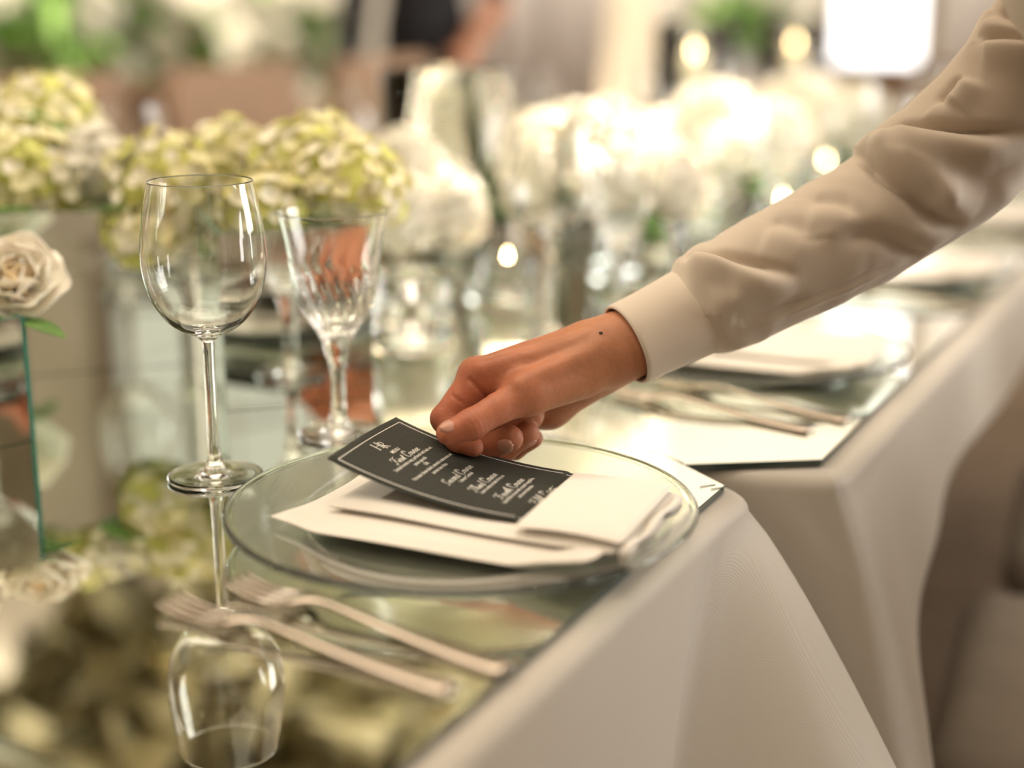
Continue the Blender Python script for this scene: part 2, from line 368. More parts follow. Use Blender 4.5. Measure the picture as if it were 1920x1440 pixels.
# ================================================================== place settings
def Pl(k):                     # plate centre of seat k
    return Vector((-.0325, .90)) + Vector((.2535, .461))*k
ZW = T + .0006
def plate_mesh(R):
    s = R/.1525
    outer = [(.0001, .0015), (.09, .0015), (.100, .0030), (.112, .0075), (.130, .0115), (.147, .0150)]
    bead = [(.1505, .0150), (.1525, .0172), (.1515, .0196), (.1490, .0200)]
    inner = [(.1465, .0190), (.130, .0158), (.112, .0118), (.1, .0078), (.090, .0060), (.0001, .0060)]
    return [[(r*s, z) for r, z in q] for q in (outer, bead, inner)]
pl_o, pl_b, pl_i = plate_mesh(.1525)
plate0 = empty('charger_plate')
def refine(p, n): return [tuple(x) for x in cr(p, n)]
M_under = mat('plate_underside_glass', (.90, .95, .88), .16, trans=1, ior=1.47)
body = MB().lathe(refine(pl_o, 20), 120, m=1).lathe(refine(pl_i, 20), 120).build('dish', [M_plate, M_under], plate0)
rimp = MB().lathe([pl_o[-1]] + refine(pl_b, 10) + [pl_i[0]], 120).build('rim', M_platerim, plate0)
PLAB = {0: 'clear glass charger plate holding the folded napkin and black menu', 1: 'clear glass charger plate next to the menu setting, under the sleeve', 2: 'clear glass charger plate third along from the corner fold',
        3: 'clear glass charger plate fourth along from the corner fold', 4: 'clear glass charger plate fifth along from the corner fold', -1: 'clear glass charger plate at the near table end before the forks'}
for k in (0, 1, 2, 3, 4, -1):
    o = plate0 if k == 0 else copy_tree(plate0)
    o.location = (Pl(k).x, Pl(k).y, ZW); tag(o, PLAB[k], 'plate', 'glass charger plates along the table edge')

def slab(name, A, B, D, zf, th, parent, m=M_napkin, nx=40, ny=24, r=.003):
    """soft folded slab: A,B = near edge ends, D = depth vector, zf(u,v)=underside height, rounded rim"""
    A = Vector(A); B = Vector(B); D = Vector(D); v = []; f = []
    for side in (0, 1):
        for j in range(ny + 1):
            for i in range(nx + 1):
                u = i/nx; w_ = j/ny; p = A + (B - A)*u + D*w_
                du = min(u, 1-u)*(B - A).length; dv = min(w_, 1-w_)*D.length; dd = min(du, dv)
                k = math.sqrt(max(0, 1 - (1 - min(dd/r, 1))**2))
                h = th if not callable(th) else th(u, w_)
                z = zf(u, w_) + h*.5 + (h*.5*k if side else -h*.5*k)
                v.append((p.x, p.y, z))
    N = (nx+1)*(ny+1)
    for j in range(ny):
        for i in range(nx):
            a = j*(nx+1) + i; f.append((N + a, N + a + 1, N + a + nx + 2, N + a + nx + 1)); f.append((a, a + nx + 1, a + nx + 2, a + 1))
    rim = [i for i in range(nx)] + [nx + j*(nx+1) for j in range(ny)] + [ny*(nx+1) + nx - i for i in range(nx)] + [(ny - j)*(nx+1) for j in range(ny)]
    for q in range(len(rim)):
        a = rim[q]; b = rim[(q+1) % len(rim)]; f.append((a, b, N + b, N + a))
    return mesh(name, v, f, m, parent)
def napkin(k, label):
    c = Pl(k); r = empty('napkin', (c.x, c.y, T)); tag(r, label, 'napkin', 'folded cream napkins on the charger plates')
    q = Vector((.0325, -.90))
    wob = lambda u, w_: .0012*math.sin(u*7 + k) + .0008*math.sin(w_*5 + u*3)
    def zl(u, w_):
        p = Vector((-.152, .872))*(1-u) + Vector((.045, .786))*u + Vector((.062, .136))*w_ + q
        return max(.0095, float(np.interp(p.length, [.09, .10, .112, .13, .1465], [.006, .0078, .0118, .0158, .019])) + .0022) + wob(u, w_)*.5
    slab('under_fold', Vector((-.152, .872)) + q, Vector((.045, .786)) + q, (.062, .136), zl, lambda u, w_: .0075 - .002*abs(u-.5), r)
    slab('upper_fold', Vector((-.118, .886)) + q, Vector((.062, .803)) + q, (.048, .108), lambda u, w_: .0178 + .0010*math.sin(u*5+1) - .001*w_, lambda u, w_: .0065 + .001*math.sin(u*9), r)
    return r
NLAB = ['folded cream linen napkin with the black menu tucked in its pocket', 'folded cream napkin on the plate next to the menu setting', 'folded cream napkin on the third plate from the corner fold', 'folded cream napkin on the fourth plate from the corner fold']
naps = [napkin(k, NLAB[k]) for k in range(4)]
# pocket flap over the end of the menu
q = Vector((.0325, -.90))
slab('pocket_flap', Vector((.0012, .8325)) + q, Vector((.0635, .8035)) + q, (.041, .104), lambda u, w_: .0250 + .0018*math.sin(u*3.1)*(1 - .3*w_), .0042, naps[0], r=.002)
mb = MB()     # loose folded edges at the napkin's right end
for d, z in ((0, .0145), (.0, .0210)):
    pts = [(P[0], P[1], z + .0015*math.sin(i*.8)) for i, P in enumerate(cr([tuple(Vector((.064, .800)) + q), tuple(Vector((.086, .850)) + q), tuple(Vector((.108, .902)) + q)], 16))]
    mb.tube(pts, [.0026 + .0008*math.sin(i) for i in range(16)], 8)
mb.build('folded_edge', M_napkin, naps[0])

# ------------------------------------------------------------------ menu card with printed lettering
CW, CL = .103, .185
c_or = Vector((.002, .849, T + .0252)); c_s = Vector((.355, .935, 0)).normalized(); c_l = Vector((-.935, .355, 0)).normalized()
HID = .054                                # length hidden in the pocket
def card_pt(x, y, dz=0):                  # x across (0..CW), y along from the hidden end (0..CL)
    t = y - HID
    h = 0 if t < 0 else 1.32*t*t + .02*t
    # shorten the run so that the length stays true
    sl = 0 if t < 0 else 2.64*t + .02
    run = t - (0 if t < 0 else (2.64**2)*t**3/6)
    p = c_or + c_s*x + c_l*run + Vector((0, 0, h - (.0012 if t < 0 else 0) + .0016*math.sin(x/CW*math.pi)*max(0, t)*6))
    return p + Vector((0, 0, dz))
menu = empty('menu_card', c_or); tag(menu, 'black menu card with white lettering, held at its edge by the hand', 'menu card')
inv = -c_or
v = []; f = []; nx, ny = 10, 60
for side in (0, 1):
    for j in range(ny + 1):
        for i in range(nx + 1):
            v.append(card_pt(CW*i/nx, CL*j/ny, .0003 if side else -.0003) + inv)
N = (nx+1)*(ny+1)
for j in range(ny):
    for i in range(nx):
        a = j*(nx+1) + i; f.append((N + a, N + a + 1, N + a + nx + 2, N + a + nx + 1)); f.append((a, a + nx + 1, a + nx + 2, a + 1))
rim = [i for i in range(nx)] + [nx + j*(nx+1) for j in range(ny)] + [ny*(nx+1) + nx - i for i in range(nx)] + [(ny - j)*(nx+1) for j in range(ny)]
for k in range(len(rim)): f.append((rim[k], rim[(k+1) % len(rim)], N + rim[(k+1) % len(rim)], N + rim[k]))
mesh('card', v, f, M_card, menu)
# text space: tx runs along the lines of text (across the card), ty runs down the page
def page(tx, ty): return card_pt(tx, CL - ty, .00042) + inv
def ribbon(mb, pts, w_):
    if len(pts) < 2: return
    P = [Vector(p) for p in pts]; L = []; Rr = []
    for i, p in enumerate(P):
        t = P[min(i+1, len(P)-1)] - P[max(i-1, 0)]; t = t.normalized() if t.length > 0 else Vector((1, 0)); nn = Vector((-t.y, t.x))
        ww = w_*(1.25 if abs(t.y) > .7 else .75)/2
        L.append(p + nn*ww); Rr.append(p - nn*ww)
    v = [page(p.x, p.y) for p in L] + [page(p.x, p.y) for p in Rr]; n = len(P)
    mb.add(v, [(i, i+1, n+i+1, n+i) for i in range(n-1)])
frame = MB(); m0 = .0055
def line(mb, a, b, w_, n=40): ribbon(mb, [(a[0] + (b[0]-a[0])*i/n, a[1] + (b[1]-a[1])*i/n) for i in range(n+1)], w_)
x1_, y1_ = CW - m0, CL - .004
line(frame, (m0, m0), (x1_, m0), .0008); line(frame, (m0, m0), (m0, y1_), .00075); line(frame, (x1_, m0), (x1_, y1_), .00075)
frame.build('printed_border', M_print, menu)
# connected script: each glyph is a set of strokes on a unit em (x right, y up, x-height .42)
def arc(cx, cy, rx, ry, a0, a1, n=12): return [(cx + rx*math.cos(math.radians(a0 + (a1-a0)*i/n)), cy + ry*math.sin(math.radians(a0 + (a1-a0)*i/n))) for i in range(n+1)]
G = {
 'F': (.62, [[(.02,.1)] + arc(.16,.06,.1,.1,200,330,6) + [(.36,.5),(.46,.95)], arc(.2,.82,.16,.14,250,90,8) + [(.5,.9),(.72,1.02)], [(.22,.5),(.52,.52)]]),
 'S': (.62, [[(.02,.05)] + arc(.22,.16,.2,.18,230,380,8) + arc(.34,.66,.14,.3,230,60,10) + [(.52,.95),(.5,.75)]]),
 'T': (.62, [arc(.2,.82,.18,.14,260,90,8) + [(.5,.9),(.8,1.02)], [(.02,.1)] + arc(.16,.06,.1,.1,200,330,6) + [(.36,.5),(.48,.95)]]),
 'C': (.60, [arc(.44,.78,.1,.14,-60,150,8) + arc(.42,.45,.3,.48,120,290,14) + [(.62,.12)], arc(.34,.8,.26,.2,200,60,8)]),
 'i': (.24, [[(0,.08),(.12,.42),(.1,.1)] + arc(.17,.08,.07,.08,180,330,5), [(.18,.6),(.2,.64)]]),
 'r': (.30, [[(0,.08),(.1,.46),(.2,.4),(.17,.1)] + arc(.23,.08,.06,.08,180,330,5)]),
 's': (.28, [[(0,.08),(.14,.46),(.22,.2)] + arc(.12,.12,.1,.12,30,-150,7) , [(.12,0),(.28,.08)]]),
 't': (.26, [[(0,.08),(.18,.8),(.1,.1)] + arc(.17,.08,.07,.08,180,330,5), [(.02,.5),(.28,.52)]]),
 'o': (.34, [arc(.16,.22,.13,.21,90,450,16) + [(.2,.36),(.34,.38)]]),
 'u': (.40, [[(0,.3),(.07,.43),(.07,.12)] + arc(.16,.1,.09,.1,180,340,6) + [(.3,.43),(.28,.1)] + arc(.34,.08,.06,.08,180,330,5)]),
 'e': (.30, [[(0,.1),(.2,.26)] + arc(.14,.3,.09,.13,-10,190,8) + arc(.15,.18,.11,.18,180,320,8) + [(.3,.12)]]),
 'c': (.28, [arc(.16,.3,.08,.12,30,150,6) + arc(.15,.21,.12,.2,140,315,8) + [(.28,.12)]]),
 'n': (.40, [[(0,.35),(.07,.43),(.05,0)], [(.06,.25)] + arc(.18,.3,.1,.13,150,10,6) + [(.26,.1)] + arc(.33,.08,.07,.08,180,330,5)]),
 'd': (.38, [arc(.15,.21,.13,.2,60,380,14), [(.34,.95),(.27,.1)] + arc(.33,.08,.06,.08,180,330,5)]),
 'h': (.40, [[(0,.1),(.2,.9)] + arc(.16,.9,.05,.08,0,180,5) + [(.05,0)], [(.06,.25)] + arc(.18,.3,.1,.13,150,10,6) + [(.26,.1)] + arc(.33,.08,.07,.08,180,330,5)]),
 'f': (.30, [[(0,.1),(.24,.88)] + arc(.2,.9,.05,.07,0,180,5) + [(.06,-.3)] + arc(.11,-.28,.05,.08,180,380,6) + [(.28,.1)]]),
 ' ': (.2, [])}
def script(mb, s, cx, ty, em, w_):
    em_x = em*1.22; tot = sum(G[c][0] for c in s)*em_x; x = cx - tot/2
    for c in s:
        for st in G[c][1]:
            pts = [(x + (px_*1.22 + .30*py_ - .08)*em, ty - py_*em) for px_, py_ in st]
            ribbon(mb, [tuple(p) for p in cr(pts, max(8, len(pts)*2))], w_)
        x += G[c][0]*em_x
# small roman lettering from the built-in font, laid on the card's surface
def text(mb, s, cx, ty, size, sx=.78):
    cu = bpy.data.curves.new('lettering', 'FONT'); cu.body = s; cu.size = size; cu.align_x = 'CENTER'; cu.resolution_u = 2; cu.offset = size*.012
    to = bpy.data.objects.new('lettering', cu); me = to.to_mesh()
    bm_ = bmesh.new(); bm_.from_mesh(me)
    vs = [page(cx + p.co.x*sx, ty - p.co.y) for p in bm_.verts]; bm_.verts.index_update()
    mb.add(vs, [[q.index for q in ff.verts] for ff in bm_.faces]); bm_.free(); to.to_mesh_clear()
    bpy.data.objects.remove(to); bpy.data.curves.remove(cu)
CX = CW/2
mono = MB(); hx, hy, hs = CX - .0045, .0140, .0078     # the interlaced H and R with slab serifs
for dx in (-.0040, .0012):
    line(mono, (hx + dx, hy - hs/2), (hx + dx, hy + hs/2), .0008, 4)
    for sy in (-1, 1): line(mono, (hx + dx - .0011, hy + sy*hs/2), (hx + dx + .0011, hy + sy*hs/2), .0005, 3)
line(mono, (hx - .0040, hy), (hx + .0012, hy), .0005, 4)
rx = hx + .0030; ry = hy + .0016
line(mono, (rx, ry - hs/2), (rx, ry + hs/2), .0008, 4)
for sy in (-1, 1): line(mono, (rx - .0011, ry + sy*hs/2), (rx + .0011, ry + sy*hs/2), .0005, 3)
ribbon(mono, [(rx, ry - hs/2)] + [(rx + .0012 + .0021*math.cos(a), ry - hs/4 - hs/4*math.sin(a)) for a in np.linspace(math.pi/2, -math.pi/2, 10)] + [(rx, ry)], .0006)
ribbon(mono, [(rx + .0008, ry), (rx + .0024, ry + hs*.3), (rx + .0040, ry + hs/2), (rx + .0048, ry + hs/2)], .0008)
mono.build('printed_monogram', M_print, menu)
let = MB(); y = .0262
text(let, 'MENU', CX, y, .0044, .95)
script(let, 'First Course', CX, y + .0092, .0074, .00050)
text(let, 'Smoked tomato soup, perfumed with basil and', CX, y + .0136, .0042, .72)
text(let, 'potato gnocchi', CX, y + .0184, .0042, .72)
text(let, 'OR', CX, y + .0232, .0042, .9)
text(let, 'Parmesan cheese island, seasonal mushrooms and', CX, y + .0280, .0042, .72)
text(let, 'serrano ham slices', CX, y + .0328, .0042, .72)
script(let, 'Second Course', CX, y + .0475, .0074, .00050)
text(let, 'Lobster Cocktail', CX, y + .0520, .0042, .72)
script(let, 'Third Course', CX, y + .0660, .0074, .00050)
text(let, 'Lemon sorbet on bed of dry ice', CX, y + .0705, .0042, .72)
script(let, 'Fourth Course', CX, y + .0845, .0074, .00050)
text(let, 'Seared fillet of beef with roasted vegetables,', CX, y + .0890, .0042, .72)
text(let, 'and morel reduction', CX, y + .0938, .0042, .72)
script(let, 'Fifth Course', CX, y + .1078, .0074, .00050)
let.build('printed_lettering', M_print, menu)

# ------------------------------------------------------------------ stemware
def wine_glass(seg=72):
    r = empty('wine_glass')
    out = [(.0045, .1010), (.0095, .1055), (.0200, .1105), (.0288, .118), (.0388, .134), (.0432, .154), (.0427, .174), (.0400, .194), (.0362, .2130)]
    inn = [(.0354, .2130), (.0392, .194), (.0419, .174), (.0424, .154), (.0379, .1352), (.0280, .1200), (.0185, .1134), (.0085, .1100), (.0001, .1092)]
    po = refine(out, 36); pi_ = refine(inn, 36); edge = [(.0362, .2136), (.0358, .2139), (.0354, .2136)]
    MB().lathe(po + edge + pi_, seg).build('bowl', M_glass, r)
    st = refine([(.0090, .0062), (.0062, .0105), (.0045, .022), (.0040, .045), (.0040, .075), (.0042, .094), (.0045, .1010)], 24)
    MB().lathe(st, seg//2).build('stem', M_glass, r)
    ft = [(.0001, .0012), (.012, .0010), (.030, .0003), (.0332, .0007), (.0338, .0018), (.0330, .0028), (.022, .0038), (.0130, .0050), (.0090, .0062)]
    MB().lathe(refine(ft, 30), seg).build('foot', M_glass, r)
    return r
def goblet(seg=144):
    r = empty('crystal_goblet')
    out = [(.0090, .0640), (.0112, .0745), (.0150, .083), (.0228, .094), (.0302, .108), (.0340, .124), (.0357, .141), (.0388, .159), (.0430, .1770)]
    inn = [(.0420, .1770), (.0377, .159), (.0344, .141), (.0325, .124), (.0285, .1095), (.0212, .0975), (.011, .0895), (.0001, .0875)]
    po = refine(out, 60); pi_ = refine(inn, 30); edge = [(.0430, .1776), (.0425, .1779), (.0420, .1776)]
    prof = po + edge + pi_; k = len(prof); v = []; f = []
    for i in range(seg):
        a = 2*math.pi*i/seg
        for j, (rr, z) in enumerate(prof):
            if j < len(po) and .078 < z < .150:      # crossing swirl cuts on the outside of the bowl
                env = min(1, (z - .078)/.012, (.150 - z)/.03); fz = (z - .078)/.072
                c1 = abs(math.sin(11*a + fz*7.5)); c2 = abs(math.sin(11*a - fz*7.5 + .6))
                rr -= env*(.0013*(1 - c1)**1.6 + .0011*(1 - c2)**1.6*(1 - fz))
            v.append((rr*math.cos(a), rr*math.sin(a), z))
    for i in range(seg):
        j = (i + 1) % seg
        for q_ in range(k - 1): f.append((i*k + q_, j*k + q_, j*k + q_ + 1, i*k + q_ + 1))
    mesh('bowl', v, f, M_glass, r)
    st = refine([(.0105, .0062), (.0080, .0120), (.0062, .022), (.0058, .034), (.0062, .048), (.0074, .058), (.0090, .0640)], 20); v = []; f = []; k = len(st); n = 48
    for i in range(n):
        a = 2*math.pi*i/n
        for j, (rr, z) in enumerate(st):
            w_ = min(1, min(z - .0062, .064 - z)/.012); rr *= 1 - .10*w_*abs(math.sin(4*a)); v.append((rr*math.cos(a), rr*math.sin(a), z))
    for i in range(n):
        for q_ in range(k - 1): f.append((i*k + q_, ((i+1) % n)*k + q_, ((i+1) % n)*k + q_ + 1, i*k + q_ + 1))
    mesh('stem', v, f, M_glass, r)
    ft = [(.0001, .0012), (.012, .0010), (.028, .0003), (.0318, .0008), (.0325, .0020), (.0315, .0032), (.022, .0040), (.0145, .0050), (.0105, .0062)]
    MB().lathe(refine(ft, 30), seg//2).build('foot', M_glass, r)
    return r
ORD = ['at the menu setting', 'at the setting next to the menu', 'at the third plate from the corner fold', 'at the fourth plate from the corner fold', 'at the fifth plate from the corner fold', 'at the sixth place from the corner fold']
wg = wine_glass(); gb = goblet()
GW = Vector((-.214, 1.008)) - Pl(0); GG = Vector((-.137, 1.119)) - Pl(0)
for k in range(6):
    for src, off, nm in ((wg, GW, 'tall clear wine glass with a round bowl '), (gb, GG, 'flared cut-crystal goblet with swirl pattern ')):
        o = src if k == 0 else copy_tree(src)
        p = Pl(k) + off; o.location = (p.x, p.y, ZW); o.rotation_euler.z = k*.7
        tag(o, nm + ORD[k], 'glass', 'stemmed glasses along the table edge')
# the far side of the table
for k in range(7):
    p = Pl(k) - nrm*.84 + e*.12
    for src, off, nm in ((wg, (0, 0), 'tall clear wine glass with a round bowl across the flower boxes'), (gb, (.03, -.10), 'flared cut-crystal goblet across the flower boxes')):
        o = copy_tree(src); o.location = (p.x + off[0], p.y + off[1], ZW); o.rotation_euler.z = k
        tag(o, nm, 'glass', 'stemmed glasses on the far side of the table')

# ------------------------------------------------------------------ cutlery
def fork():
    r = empty('fork')
    def strip(name, pts):   # (x along, half width, z)
        v = []; f = []
        for x, hw, z in pts:
            v += [(x, -hw, z), (x, hw, z), (x, hw*.8, z + .0022), (x, -hw*.8, z + .0022)]
        for i in range(len(pts) - 1):
            for k in range(4): f.append((i*4 + k, i*4 + (k+1) % 4, i*4 + 4 + (k+1) % 4, i*4 + 4 + k))
        f.append((3, 2, 1, 0)); b = (len(pts)-1)*4; f.append((b, b+1, b+2, b+3))
        return mesh(name, v, f, M_cut, r)
    strip('handle', [tuple(p) for p in cr([(0, .006, .0008), (.004, .0092, .0005), (.03, .0085, .0005), (.07, .0055, .002), (.11, .0036, .0055), (.125, .0036, .0065), (.135, .0065, .006), (.143, .0115, .0045), (.150, .0122, .003)], 40)])
    for i in range(4):
        y = -.0093 + i*.0062
        o = strip('tine', [tuple(p) for p in cr([(.149, .0021, .003), (.165, .0019, .0006), (.182, .0016, .0014), (.196, .0008, .0045)], 12)])
        o.location.y = y
    return r
fk = fork()
def put(o, tail, tip, label, z=.0008):
    d = Vector(tip) - Vector(tail); o.location = (tail[0], tail[1], T + z); o.rotation_euler = (0, 0, math.atan2(d.y, d.x)); tag(o, label, 'fork', 'steel forks left of the plates')
put(fk, (-.002, .690), (-.162, .802), 'steel fork lying just beside the menu plate')
put(copy_tree(fk), (-.030, .668), (-.190, .770), 'steel fork farther from the menu plate, handle at the mirror edge')
put(copy_tree(fk), (.275, 1.155), (.125, 1.290), 'steel fork lying beside the second plate under the sleeve')
put(copy_tree(fk), (.239, 1.125), (.085, 1.250), 'steel fork farther from the second plate, near the clipped corner')
for k in (2, 3):
    dd = Pl(k) - Pl(1)
    put(copy_tree(fk), Vector((.275, 1.155)) + dd, Vector((.125, 1.290)) + dd, ['steel fork beside the third plate', 'steel fork beside the fourth plate'][k-2])

# ================================================================== flowers
def petal_grid(L, W, cup, n=3, m=2, notch=0):
    v = []; f = []
    for j in range(n + 1):
        t = j/n; hw = W*math.sin(math.pi*min(.92, .12 + t*.80))**.8
        for i in range(-m, m + 1):
            s = i/m; v.append((t*L*(1 - .10*s*s*t), s*hw, cup*(t*t) + .12*W*s*s))
    for j in range(n):
        for i in range(2*m):
            a = j*(2*m+1) + i; f.append((a, a+1, a+2*m+2, a+2*m+1))
    return v, f
def floret_mesh(mats, mi=0):
    mb = MB(); v, f = petal_grid(.0115, .0075, .0025)
    for k in range(4):
        R = Matrix.Rotation(k*math.pi/2, 3, 'Z') @ Matrix.Rotation(random.uniform(-.25, .15), 3, 'Y')
        mb.add([R @ Vector(p) + Vector((0, 0, .0003*k)) for p in v], f)
    mb.lathe([(.0012, 0), (.0012, .0015), (.0001, .002)], 6)
    me = bpy.data.meshes.new('floret'); me.from_pydata(mb.v, [], mb.f); me.update(); me.materials.append(mats)
    me.polygons.foreach_set('use_smooth', [True]*len(me.polygons)); return me
FL = [floret_mesh(M_hyd[0]), floret_mesh(M_hyd[0]), floret_mesh(M_hyd[1]), floret_mesh(M_hyd[1]), floret_mesh(M_hyd[2])]
FW = [floret_mesh(M_white), floret_mesh(M_white)]
def fib(n):
    for i in range(n):
        z = 1 - 2*(i + .5)/n; a = i*2.39996; s = math.sqrt(1 - z*z); yield Vector((s*math.cos(a), s*math.sin(a), z))
def stem_leafs(r, loc, base, R):
    d = Vector((base[0], base[1], base[2])) - Vector(loc)
    MB().tube([(0, 0, 0), (d.x*.3, d.y*.3, d.z*.45), tuple(d)], [.004, .004, .004], 8).build('stem', M_stem, r)
def hydrangea(loc, R, base, label, white=False, n=None, group='hydrangea heads in the mirrored boxes'):
    r = empty('hydrangea', loc); tag(r, label, 'flower', group)
    core = MB(); v = []; f = []
    core.lathe([(R*.80*math.sin(a), -R*.80*math.cos(a)*.85) for a in np.linspace(.001, math.pi - .001, 10)], 16).build('flower_core', M_white if white else M_hyd[2], r)
    stem_leafs(r, loc, base, R)
    n = n or int(40 + 5.2*(R/.0115)**2*.95)
    for d in fib(n):
        d = (d + Vector((random.uniform(-.12, .12), random.uniform(-.12, .12), random.uniform(-.12, .12)))).normalized()
        o = bpy.data.objects.new('floret', random.choice(FW if white else FL)); C.objects.link(o); o.parent = r
        rr = R*random.uniform(.84, 1.10); o.location = (d.x*rr, d.y*rr, d.z*rr*.88)
        t = (d + Vector((random.uniform(-.35, .35), random.uniform(-.35, .35), random.uniform(-.2, .35)))).normalized()
        o.rotation_euler = (t.to_track_quat('Z', 'Y') @ Euler((0, 0, random.uniform(0, 6.28))).to_quaternion()).to_euler()
        s = random.uniform(.62, 1.0); o.scale = (s, s, s)
    return r
def leaf(loc, d, L, W, label, group='leaves among the hydrangeas'):
    d = Vector(d).normalized(); v, f = petal_grid(L, W, -.15*L, 6, 2)
    Q = d.to_track_quat('X', 'Z').to_matrix()
    o = mesh('leaf', [Q @ Vector(p) for p in v], f, M_leaf); o.location = loc
    s = o.modifiers.new('thickness', 'SOLIDIFY'); s.thickness = .0008
    return tag(o, label, 'leaf', group)
BX = (-.20, 1.30, T + .12); BA = (-.40, 1.42, T + .12)
hyd = [((650, 352, 1.30), .050, BX, 'pale green hydrangea at the right end, beside the cut goblet'),
       ((588, 312, 1.36), .052, BX, 'pale green hydrangea rising above the cut goblet'),
       ((505, 400, 1.28), .040, BX, 'small pale green hydrangea low between the two glasses'),
       ((432, 305, 1.38), .043, BX, 'pale green hydrangea behind the wine glass rim, the highest there'),
       ((318, 352, 1.36), .056, BA, 'large pale green hydrangea directly behind the wine glass'),
       ((265, 440, 1.33), .030, BA, 'small pale hydrangea drooping over the box edge behind the wine glass'),
       ((120, 405, 1.38), .036, BA, 'small pale green hydrangea under the white one'),
       ((40, 330, 1.36), .056, BA, 'big pale green hydrangea above the peach-centred rose'),
       ((88, 225, 1.45), .050, BA, 'pale green hydrangea at the back, with a dark leaf against it')]
for (px, py, zc), R, base, lab in hyd:
    p = U(px, py, zc); hydrangea(p, R, (base[0] + (p.x - base[0])*.35, base[1] + (p.y - base[1])*.35, base[2]), lab)
p = U(190, 318, 1.38); hydrangea(p, .040, (BA[0] + .06, BA[1], BA[2]), 'white hydrangea between the green ones left of the wine glass', True)
leaf(U(45, 212, 1.385), (.7, -.2, -.35), .075, .020, 'dark green leaf lying against the back hydrangea')
leaf(U(60, 398, 1.30), (-1, -.2, .1), .085, .018, 'dark green leaf below the big hydrangea')
leaf(U(150, 400, 1.33), (.6, -.3, .2), .055, .014, 'dark green leaf under the white hydrangea')
leaf(U(540, 430, 1.27), (.5, -.3, .3), .05, .014, 'green leaf between the glasses under the hydrangeas')

def rose(loc, R, base, label, tilt=(0, 0, 0), m=M_rose, mc=M_rosec, group=None, n=22):
    r = empty('rose', loc); tag(r, label, 'flower', group); r.rotation_euler = tilt
    for i in range(n):
        t = i/(n - 1); a = i*2.39996; opn = .12 + 1.0*t**1.2; L = R*(.62 + .42*t); W = R*(.30 + .42*t)
        v, f = petal_grid(L, W, L*.35*(1 - t*.9), 5, 3); rot = Matrix.Rotation(a, 3, 'Z') @ Matrix.Rotation(-(math.pi/2 - opn), 3, 'Y')
        o = mesh('petal', [rot @ Vector((p[0], p[1], p[2]*(1 if t < .6 else 1.3))) + Vector((math.cos(a)*R*.08*t, math.sin(a)*R*.08*t, -R*.35)) for p in v], f, mc if t < .38 else m, r)
        s = o.modifiers.new('thickness', 'SOLIDIFY'); s.thickness = .0006
    if base is not None:
        d = Matrix(Euler(tilt).to_matrix()).inverted() @ (Vector(base) - Vector(loc)); MB().tube([(0, 0, -R*.3), tuple(d)], .003, 8).build('stem', M_stem, r)
    return r
p = U(28, 522, 1.155); rose(p, .044, (p.x - .03, p.y, T + .07), 'cream rose with a peach heart above the low mirrored box', (math.radians(48), math.radians(18), 0))
leaf(U(30, 600, 1.14), (.9, -.3, -.1), .045, .012, 'small green leaf under the cream rose')

for (px, py, zc), R, lab in (((-75, 300, 1.42), .052, 'pale green hydrangea on the far end of the long mirrored box'), ((-150, 385, 1.40), .050, 'pale green hydrangea low on the far end of the long mirrored box')):
    p = U(px, py, zc); hydrangea(p, R, (p.x*.8 + BA[0]*.2, p.y*.8 + BA[1]*.2, T + .12), lab)
for a_, b_, R, lab in ((.07, .055, .046, 'pale green hydrangea beside the rose in the low mirrored box'), (.155, .06, .050, 'pale green hydrangea at the outer end of the low mirrored box')):
    p = Vector((-.374 - .707*(a_ + b_), 1.104 + .707*(b_ - a_), T + .118)); hydrangea(p, R, (p.x, p.y, T + .06), lab)
# overexposed white flowers farther down the centre of the table
def far_head(loc, R, label, m=M_white, base=None):
    mb = MB(); v0, f0 = petal_grid(R*.36, R*.24, R*.10, 2, 1)
    mb.lathe([(R*.78*math.sin(a), -R*.78*math.cos(a)) for a in np.linspace(.001, math.pi - .001, 8)], 12)
    for d in fib(70):
        Q = ((d + Vector([random.uniform(-.4, .4) for _ in range(3)])).normalized()).to_track_quat('Z', 'Y').to_matrix() @ Matrix.Rotation(random.uniform(0, 6), 3, 'Z')
        for k in range(3):
            K = Q @ Matrix.Rotation(k*2.09, 3, 'Z'); mb.add([K @ Vector(p) + d*R*random.uniform(.8, .95) for p in v0], f0)
    r = empty('white_bloom', loc); tag(r, label, 'flower', 'white blooms down the middle of the table')
    mb.build('bloom', m, r)
    if base is not None: MB().tube([(0, 0, 0), (base[0] - loc[0], base[1] - loc[1], base[2] - loc[2])], .004, 6).build('stem', M_stem, r)
    return r
cl = lambda s, o=0: Vector((-.2, 1.30)) + e*s + nrm*o
FB = [(.50, 'mirrored flower box of white blooms past the tall glass cylinder'), (.92, 'mirrored flower box of white blooms in the middle of the long table'), (1.4, 'mirrored flower box of white blooms farther down the long table')]
for s, lab in FB:
    c = cl(s, .04); mbox((c.x, c.y), RB, .15, .16, .09, lab)
    cc = c + ub*.075 + vb*.08
    for i in range(7):
        a = i*2.4; rr = (0 if i == 0 else .095); R = random.uniform(.042, .058)
        far_head((cc.x + rr*math.cos(a), cc.y + rr*math.sin(a), T + .135 + (.03 if i == 0 else random.uniform(-.02, .02))), R, 'white bloom in the ' + lab.replace('mirrored flower box of white blooms', 'flower box'), base=(cc.x + rr*.4*math.cos(a), cc.y + rr*.4*math.sin(a), T + .06))
    for i in range(4):
        a = i*1.6 + .3; leaf((cc.x + .09*math.cos(a), cc.y + .09*math.sin(a), T + .095), (math.cos(a), math.sin(a), -.2), .085, .024, 'dark green leaf under the white blooms ' + lab.replace('mirrored flower box of white blooms ', ''), 'leaves under the white blooms')

